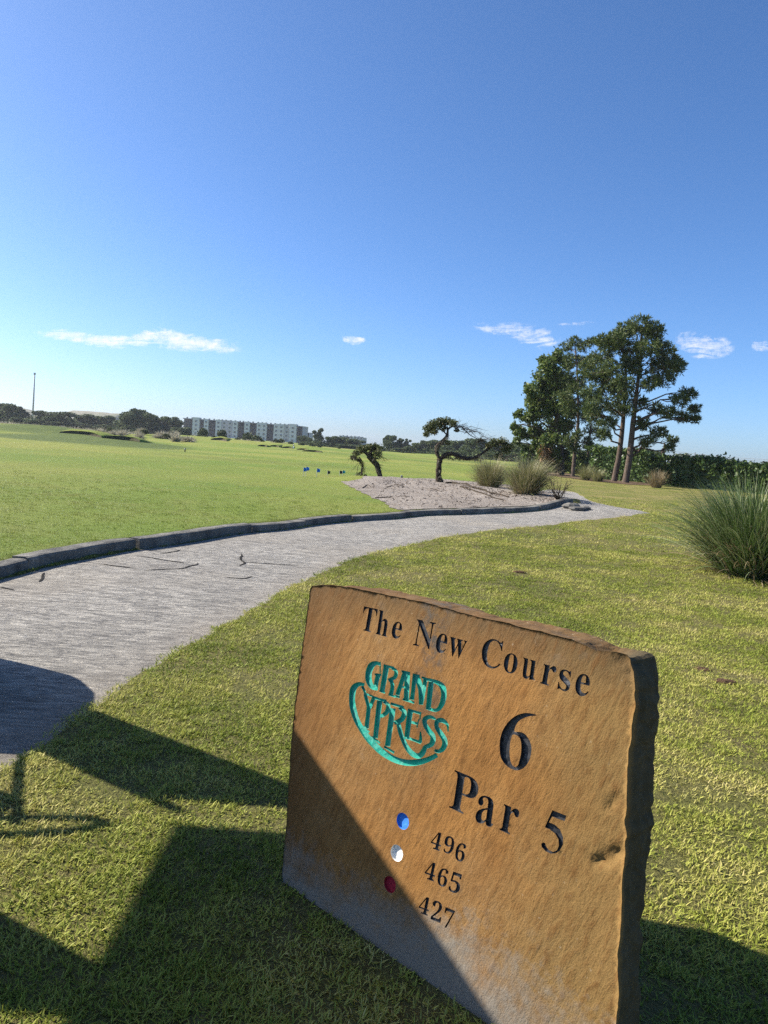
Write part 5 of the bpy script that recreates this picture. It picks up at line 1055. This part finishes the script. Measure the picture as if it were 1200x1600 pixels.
# ------------------------------------------------------------------ roots, twigs, debris, soil
root_m = bark_dark; g = np.random.default_rng(55)
def ground_limb(name, pxs, r0, lab, group, lift=.05, zf=None):
    P_ = [np.array([*at(*p)[:2], 0]) for p in pxs]; P_ = smooth_line(P_, .12)
    for i, p in enumerate(P_): p[2] = float(sz(p[0], p[1])[0]) + lift * (.4 + .8 * abs(noise.noise(Vector((i * .4, r0 * 90, 1)))))
    B = P_[0].copy(); mb = MB(); n_ = len(P_); mb.tube([p - B for p in P_], [r0 * (1 - .7 * i / n_) for i in range(n_)], 7, .25); o = mb.build(name, root_m, None, True); o.location = B; return tag(o, lab, 'root' if name == 'root' else 'twig', group)
ground_limb('root', [(696, 757), (715, 759), (735, 763), (755, 769), (775, 775), (795, 780)], .07, 'long dark strip running right from the gnarled tree as its shadow on the sand', None, .04)  # dark strip put where the tree shadow lies on the sand
ground_limb('root', [(720, 765), (745, 771), (770, 780), (790, 784)], .04, 'thin root lying in front of the long dark strip', None, .02)
for pxs, lab in (([(566, 764), (574, 760), (581, 764)], 'arched twig on the left part of the sand bed'), ([(604, 764), (612, 762), (618, 765)], 'short broken twig left of the gnarled tree foot'), ([(586, 779), (600, 779), (613, 778)], 'flat dark stick lying at the front left of the sand'), ([(627, 777), (640, 778)], 'small dark stick right of the flat one'), ([(672, 765), (684, 768), (690, 771)], 'twig below the gnarled tree foot'), ([(616, 759), (632, 760)], 'twig lying on the ridge between the two gnarled trees'), ([(738, 793), (750, 795)], 'small stick near the kerb in front of the sand')):
    ground_limb('twig', pxs, .014, lab, 'loose sticks on the sand bed', .02)
n_ = 900; C = []
while len(C) < n_:
    px, py = rnd.uniform(540, 890), rnd.uniform(749, 797); P_ = at(px, py)
    if bool(in_poly(P_[0], P_[1], SAND)) and (rnd.random() < .25 or (py < 766 + (px - 640) * .10 and px > 600)): C.append((P_[0], P_[1], float(sz(P_[0], P_[1])[0]) + .012))
C = np.array(C); D = np.column_stack([g.normal(0, 1, len(C)), g.normal(0, 1, len(C)), np.full(len(C), .15)]); V, Fq = needle_cloud(C, D, .11, .010, 2, g)
litter_m = leaf_mat('litter', [(0.05, 0.035, 0.025), (0.10, 0.07, 0.05), (0.2, 0.15, 0.11)], 0); tag(mobj('leaf_litter', V, Fq, litter_m), 'brown twigs and leaf litter strewn over the sand ridge', 'litter', kind='stuff')
# bare twiggy bush at the right tip of the sand, rubble at the kerb end
B = at(872, 781); t = thing('dead_bush', 'small bare twiggy bush at the right tip of the sand bed', 'bush', B); mb = MB()
for i in range(26):
    a = g.uniform(0, 6.28); e = np.array([math.cos(a) * .45, math.sin(a) * .45, g.uniform(.3, .75)]); pp = limb(np.array([0, 0, -.05]), e, .1, .012, .004, 4, g, mb, 4); limb(pp[3], pp[3] + g.normal(0, .15, 3), .02, .006, .002, 3, g, mb, 3)
mb.build('twigs', bark_dark, t)
def stone(px, py, s_, lab, m_, group=None, cat='stone', name='stone'):
    B = at(px, py); V = []; q = np.random.default_rng(int(px * 7)); nu, nv = 9, 6
    for j in range(nv + 1):
        for i in range(nu):
            th = 2 * math.pi * i / nu; ph = math.pi * j / nv; d = np.array([math.sin(ph) * math.cos(th), math.sin(ph) * math.sin(th), math.cos(ph)]); r_ = 1 + .3 * noise.noise(Vector(d * 1.7 + px)) ; V.append(d * r_ * np.array(s_))
    Fq = [(j * nu + i, (j + 1) * nu + i, (j + 1) * nu + (i + 1) % nu, j * nu + (i + 1) % nu) for j in range(nv) for i in range(nu)]
    o = mobj(name, V, Fq, m_); o.location = (B[0], B[1], B[2] + s_[2] * .3); return tag(o, lab, cat, group)
stone(903, 796, (.26, .18, .07), 'grey broken stone at the far end of the kerb', kerb_m, 'broken stones at the kerb end'); stone(914, 795, (.18, .14, .06), 'second grey broken stone right of the kerb end', kerb_m, 'broken stones at the kerb end'); stone(893, 793, (.25, .2, .11), 'dark stone half under the sand at the kerb end', kerb_m, 'broken stones at the kerb end')
soil = new_mat('red_soil', (0.12, 0.06, 0.035), 1.0, .1); a_ = tex_noise(soil, 40, 5, .7, coord(soil, 'World')); set_col(soil, mixc(soil, frange(soil, a_, .35, .7), (0.05, 0.032, 0.02), (0.16, 0.095, 0.055))); bump(soil, a_, 1, .03)
stone(1135, 1066, (.085, .06, .016), 'small reddish brown soil heap in the lawn right of the sign', soil, None, 'soil', 'soil_heap'); stone(1098, 1046, (.07, .05, .010), 'flat patch of reddish soil left of the small soil heap', soil, None, 'soil', 'soil_heap'); stone(812, 895, (.09, .05, .02), 'scrap of brown leaf litter on the lawn behind the sign', soil, None, 'soil', 'soil_heap')


# ------------------------------------------------------------------ golf cart parked on the path, just left of the picture
body_m = new_mat('cart_body', (0.55, 0.53, 0.47), .35, .5); black_m = new_mat('cart_black', (.02, .02, .02), .6); seat_m = new_mat('cart_seat', (.32, .28, .22), .7); alu = new_mat('cart_metal', (.35, .35, .35), .4, .5, .8)
glass_c = new_mat('cart_windshield', (.8, .85, .85), .05, .5); glass_c.node_tree.nodes['Principled BSDF'].inputs['Transmission Weight'].default_value = 1.0; glass_c.node_tree.nodes['Principled BSDF'].inputs['IOR'].default_value = 1.05
CX, CY, CR = -2.97, 2.88, 0.0
cart = thing('golf_cart', 'cream golf cart with a flat roof parked on the path left of the sign', 'golf cart', (CX, CY, float(hz(CX, CY))), CR)  # out of view; dash, backrest and windshield are shaped for their shadows
def prism(poly, x0, x1):
    n_ = len(poly); V = [(x0, a, b) for a, b in poly] + [(x1, a, b) for a, b in poly]; return MB().add(V, [tuple(range(n_)), tuple(range(2 * n_ - 1, n_ - 1, -1))] + [(i, n_ + i, n_ + (i + 1) % n_, (i + 1) % n_) for i in range(n_)])
prism([(-1.2, .28), (-1.2, .62), (-.4, .68), (.28, .66), (.30, .30), (1.0, .30), (1.05, .55), (1.6, .50), (1.6, .25)], -.56, .52).build('tub', body_m, cart)
prism([(.66, .3), (.70, .84), (1.10, .86), (1.10, .3)], -.54, .40).build('dashboard', black_m, cart)
cw = MB(); ring_ = []
for zz, k in ((.28, 1.0), (.6, 1.0), (.78, .97), (.86, .90), (.90, .78)):
    ring_.append([(x * k - .02 * (1 - k), 1.12 + (y - 1.12) * k, zz) for x, y in ((-.52, 1.12), (-.50, 1.55), (-.38, 1.82), (-.12, 1.92), (.10, 1.82), (.28, 1.60), (.38, 1.35), (.42, 1.12))])
m_ = 8; cw.add([p for r_ in ring_ for p in r_], [(i * m_ + k, i * m_ + (k + 1) % m_, (i + 1) * m_ + (k + 1) % m_, (i + 1) * m_ + k) for i in range(4) for k in range(m_)] + [tuple(range(7, -1, -1)), tuple(32 + k for k in range(8))]); cw.build('front_cowl', body_m, cart)
prism([(-.35, .66), (-.35, .82), (.28, .84), (.30, .66)], -.54, .50).build('seat', seat_m, cart); prism([(-.40, .84), (-.58, 1.42), (-.55, 1.50), (-.48, 1.50), (-.44, 1.42), (-.28, .86)], -.54, .50).build('backrest', seat_m, cart)
rfm = MB(); rfm.box((.14, -.34, 2.03), (1.06, 1.90, .05)); rfm.box((.14, -.34, 2.07), (.95, 1.72, .04)); rfm.build('roof', body_m, cart)
for sx in (-1, 1):
    MB().tube([(sx * .42, 1.22, .82), (sx * .42, .72, 2.02)], .026, 8).build('roof_strut', black_m, cart); MB().tube([(sx * .46, -1.1, .6), (sx * .46, -1.08, 2.02)], .026, 8).build('roof_strut', black_m, cart)
    for yy in (-.78, 1.38):
        w_ = MB().tube([(sx * .46 - .09, yy, .23), (sx * .46 + .09, yy, .23)], .23, 18).build('tyre', black_m, cart); MB().tube([(sx * .46 - .095, yy, .23), (sx * .46 + .095, yy, .23)], .12, 14).build('rim', alu, w_)
ring = [(.27 + .22 * math.cos(a), .16 + .15 * math.sin(a), 1.08 + .16 * math.sin(a)) for a in np.linspace(0, 2 * math.pi, 19)]; sw = MB().tube(ring, .022, 6).build('steering_wheel', black_m, cart); MB().tube([(.27, .95, .75), (.27, .16, 1.08)], .018, 6).build('steering_column', black_m, sw)
prism([(.76, 1.90), (.775, 1.90), (1.215, .86), (1.20, .86)], -.42, .42).build('windshield', black_m, cart)
for bx, lab, cl in ((-.25, 'unseen dark golf bag added upright behind the left cart seat for its shadow', (.03, .03, .04)), (.25, 'unseen tan golf bag added upright behind the right cart seat for its shadow', (.25, .16, .08))):  # bags added out of view, standing where their shadow covers the lawn
    bt = thing('added_golf_bag', lab, 'golf bag'); bt.matrix_world = cart.matrix_basis @ Matrix.Translation((bx, -.74, .5)); bm_ = new_mat('bag_cloth', cl, .7)
    MB().tube([(0, 0, -.1), (0, 0, .3), (0, -.03, .78)], [.13, .145, .14], 12).build('bag_body', bm_, bt); MB().tube([(0, -.03, .78), (0, -.03, .82)], .155, 12).build('rim_collar', black_m, bt)
    for k in range(6): a = k * 1.05; MB().tube([(.07 * math.cos(a), .07 * math.sin(a) - .03, .7), (.09 * math.cos(a), .09 * math.sin(a) - .03, 1.0 + .04 * (k % 3))], .008, 5).build('club_shaft', alu, bt); MB().box((.10 * math.cos(a), .09 * math.sin(a) - .03, 1.02 + .04 * (k % 3)), (.09, .04, .05), a).build('club_head', alu, bt)

# ------------------------------------------------------------------ thin high clouds
cl_m = bpy.data.materials.new('cirrus'); cl_m.use_nodes = True; n, l = nt(cl_m); n.remove(n['Principled BSDF'])
u_at = attr(cl_m, 'along'); v_at = attr(cl_m, 'across'); cx_ = n.new('ShaderNodeCombineXYZ'); l.new(u_at, cx_.inputs[0]); l.new(v_at, cx_.inputs[1]); l.new(attr(cl_m, 'which'), cx_.inputs[2])
def vn(scale, rot, d, ds):
    mp = n.new('ShaderNodeMapping'); mp.inputs['Scale'].default_value = scale; mp.inputs['Rotation'].default_value = (0, 0, rot); l.new(cx_.outputs[0], mp.inputs['Vector']); return tex_noise(cl_m, 1.0, d, .62, mp.outputs[0], ds)
w1 = vn((.55, 1.3, 3.1), .18, 8, 1.0); w2 = vn((2.4, .9, 2.0), -.5, 7, 1.2); fade = attr(cl_m, 'fade')
al = math_(cl_m, 'ADD', math_(cl_m, 'MULTIPLY', w1, .75), math_(cl_m, 'MULTIPLY', w2, .3)); al = frange(cl_m, math_(cl_m, 'SUBTRACT', al, math_(cl_m, 'MULTIPLY', math_(cl_m, 'SUBTRACT', 1.0, fade), .27)), .33, .64); al = math_(cl_m, 'MULTIPLY', al, math_(cl_m, 'MINIMUM', math_(cl_m, 'MULTIPLY', fade, 2.2), .92))
dfn = n.new('ShaderNodeBsdfDiffuse'); dfn.inputs['Color'].default_value = (.97, .97, .97, 1); trn = n.new('ShaderNodeBsdfTranslucent'); trn.inputs['Color'].default_value = (.97, .97, .97, 1); ad = n.new('ShaderNodeMixShader'); ad.inputs[0].default_value = .5; l.new(dfn.outputs[0], ad.inputs[1]); l.new(trn.outputs[0], ad.inputs[2])
tp = n.new('ShaderNodeBsdfTransparent'); mx = n.new('ShaderNodeMixShader'); l.new(al, mx.inputs[0]); l.new(tp.outputs[0], mx.inputs[1]); l.new(ad.outputs[0], mx.inputs[2]); l.new(mx.outputs[0], n['Material Output'].inputs['Surface'])
CLOUDS = [([(45, 521), (110, 525), (160, 533), (215, 533), (235, 526), (290, 534), (345, 541), (388, 544)], [4, 9, 9, 10, 15, 13, 10, 5], 'long white wispy cloud low in the sky on the left', 1.0), ([(533, 529), (552, 532), (575, 531)], [3, 6, 3], 'tiny white cloud puff in the middle of the low sky', 1.0),
          ([(735, 507), (775, 514), (815, 521), (850, 530), (885, 537)], [5, 9, 15, 15, 9], 'soft wispy cloud left of the tall pines', .6), ([(1050, 530), (1080, 538), (1105, 543), (1140, 543), (1150, 548)], [10, 17, 20, 11, 6], 'wispy cloud just right of the tall pines', .8), ([(1172, 540), (1190, 541), (1215, 540)], [6, 9, 8], 'wispy cloud at the right edge of the sky', .7), ([(870, 507), (900, 506), (932, 503)], [2, 3, 2], 'thin streak of cloud above the grove', .6)]
for ci_, (cl, hw, lab, op) in enumerate(CLOUDS):
    ln_ = smooth_line([np.array([a, b, h], float) for (a, b), h in zip(cl, hw)], 6); nr_ = 10; V = []; ua, va, fa = [], [], []; alt = 900.0
    for i, (a, b, h) in enumerate(ln_):
        for j in range(nr_ + 1):
            q = j / nr_ * 2 - 1; dd = ray(a, b + q * h * 1.35); V.append(EYE + dd * ((alt + 1.5 * math.sin(i * .7 + j) - EYE[2]) / dd[2])); ua.append(a / 22.0); va.append((b + q * h) / 9.0)
            e_ = min(1, 7 * i / len(ln_), 7 * (len(ln_) - 1 - i) / len(ln_)); fa.append(op * max(0, 1 - q * q) ** 1.1 * e_)
    me = new_mesh('cloud', V, [(i * (nr_ + 1) + j, (i + 1) * (nr_ + 1) + j, (i + 1) * (nr_ + 1) + j + 1, i * (nr_ + 1) + j + 1) for i in range(len(ln_) - 1) for j in range(nr_)], cl_m, True)
    for nm, arr in (('along', ua), ('across', va), ('fade', fa), ('which', [ci_ * 3.7] * len(ua))): q = me.attributes.new(nm, 'FLOAT', 'POINT'); q.data.foreach_set('value', np.array(arr, np.float32))
    o = obj('cloud', me); tag(o, lab, 'cloud', None)

# ------------------------------------------------------------------ the air between here and the far trees
hz_m = bpy.data.materials.new('haze_air'); hz_m.use_nodes = True; n, l = nt(hz_m); n.remove(n['Principled BSDF']); pv_ = n.new('ShaderNodeVolumePrincipled')
pv_.inputs['Color'].default_value = (.86, .92, 1.0, 1); pv_.inputs['Density'].default_value = 0.00015; pv_.inputs['Anisotropy'].default_value = .3; l.new(pv_.outputs[0], n['Material Output'].inputs['Volume'])
MBh = MB(); MBh.box((0, 950, 15.5), (4400, 2800, 35.0)); tag(MBh.build('haze', hz_m), 'thin pale morning haze over the course', kind='stuff')
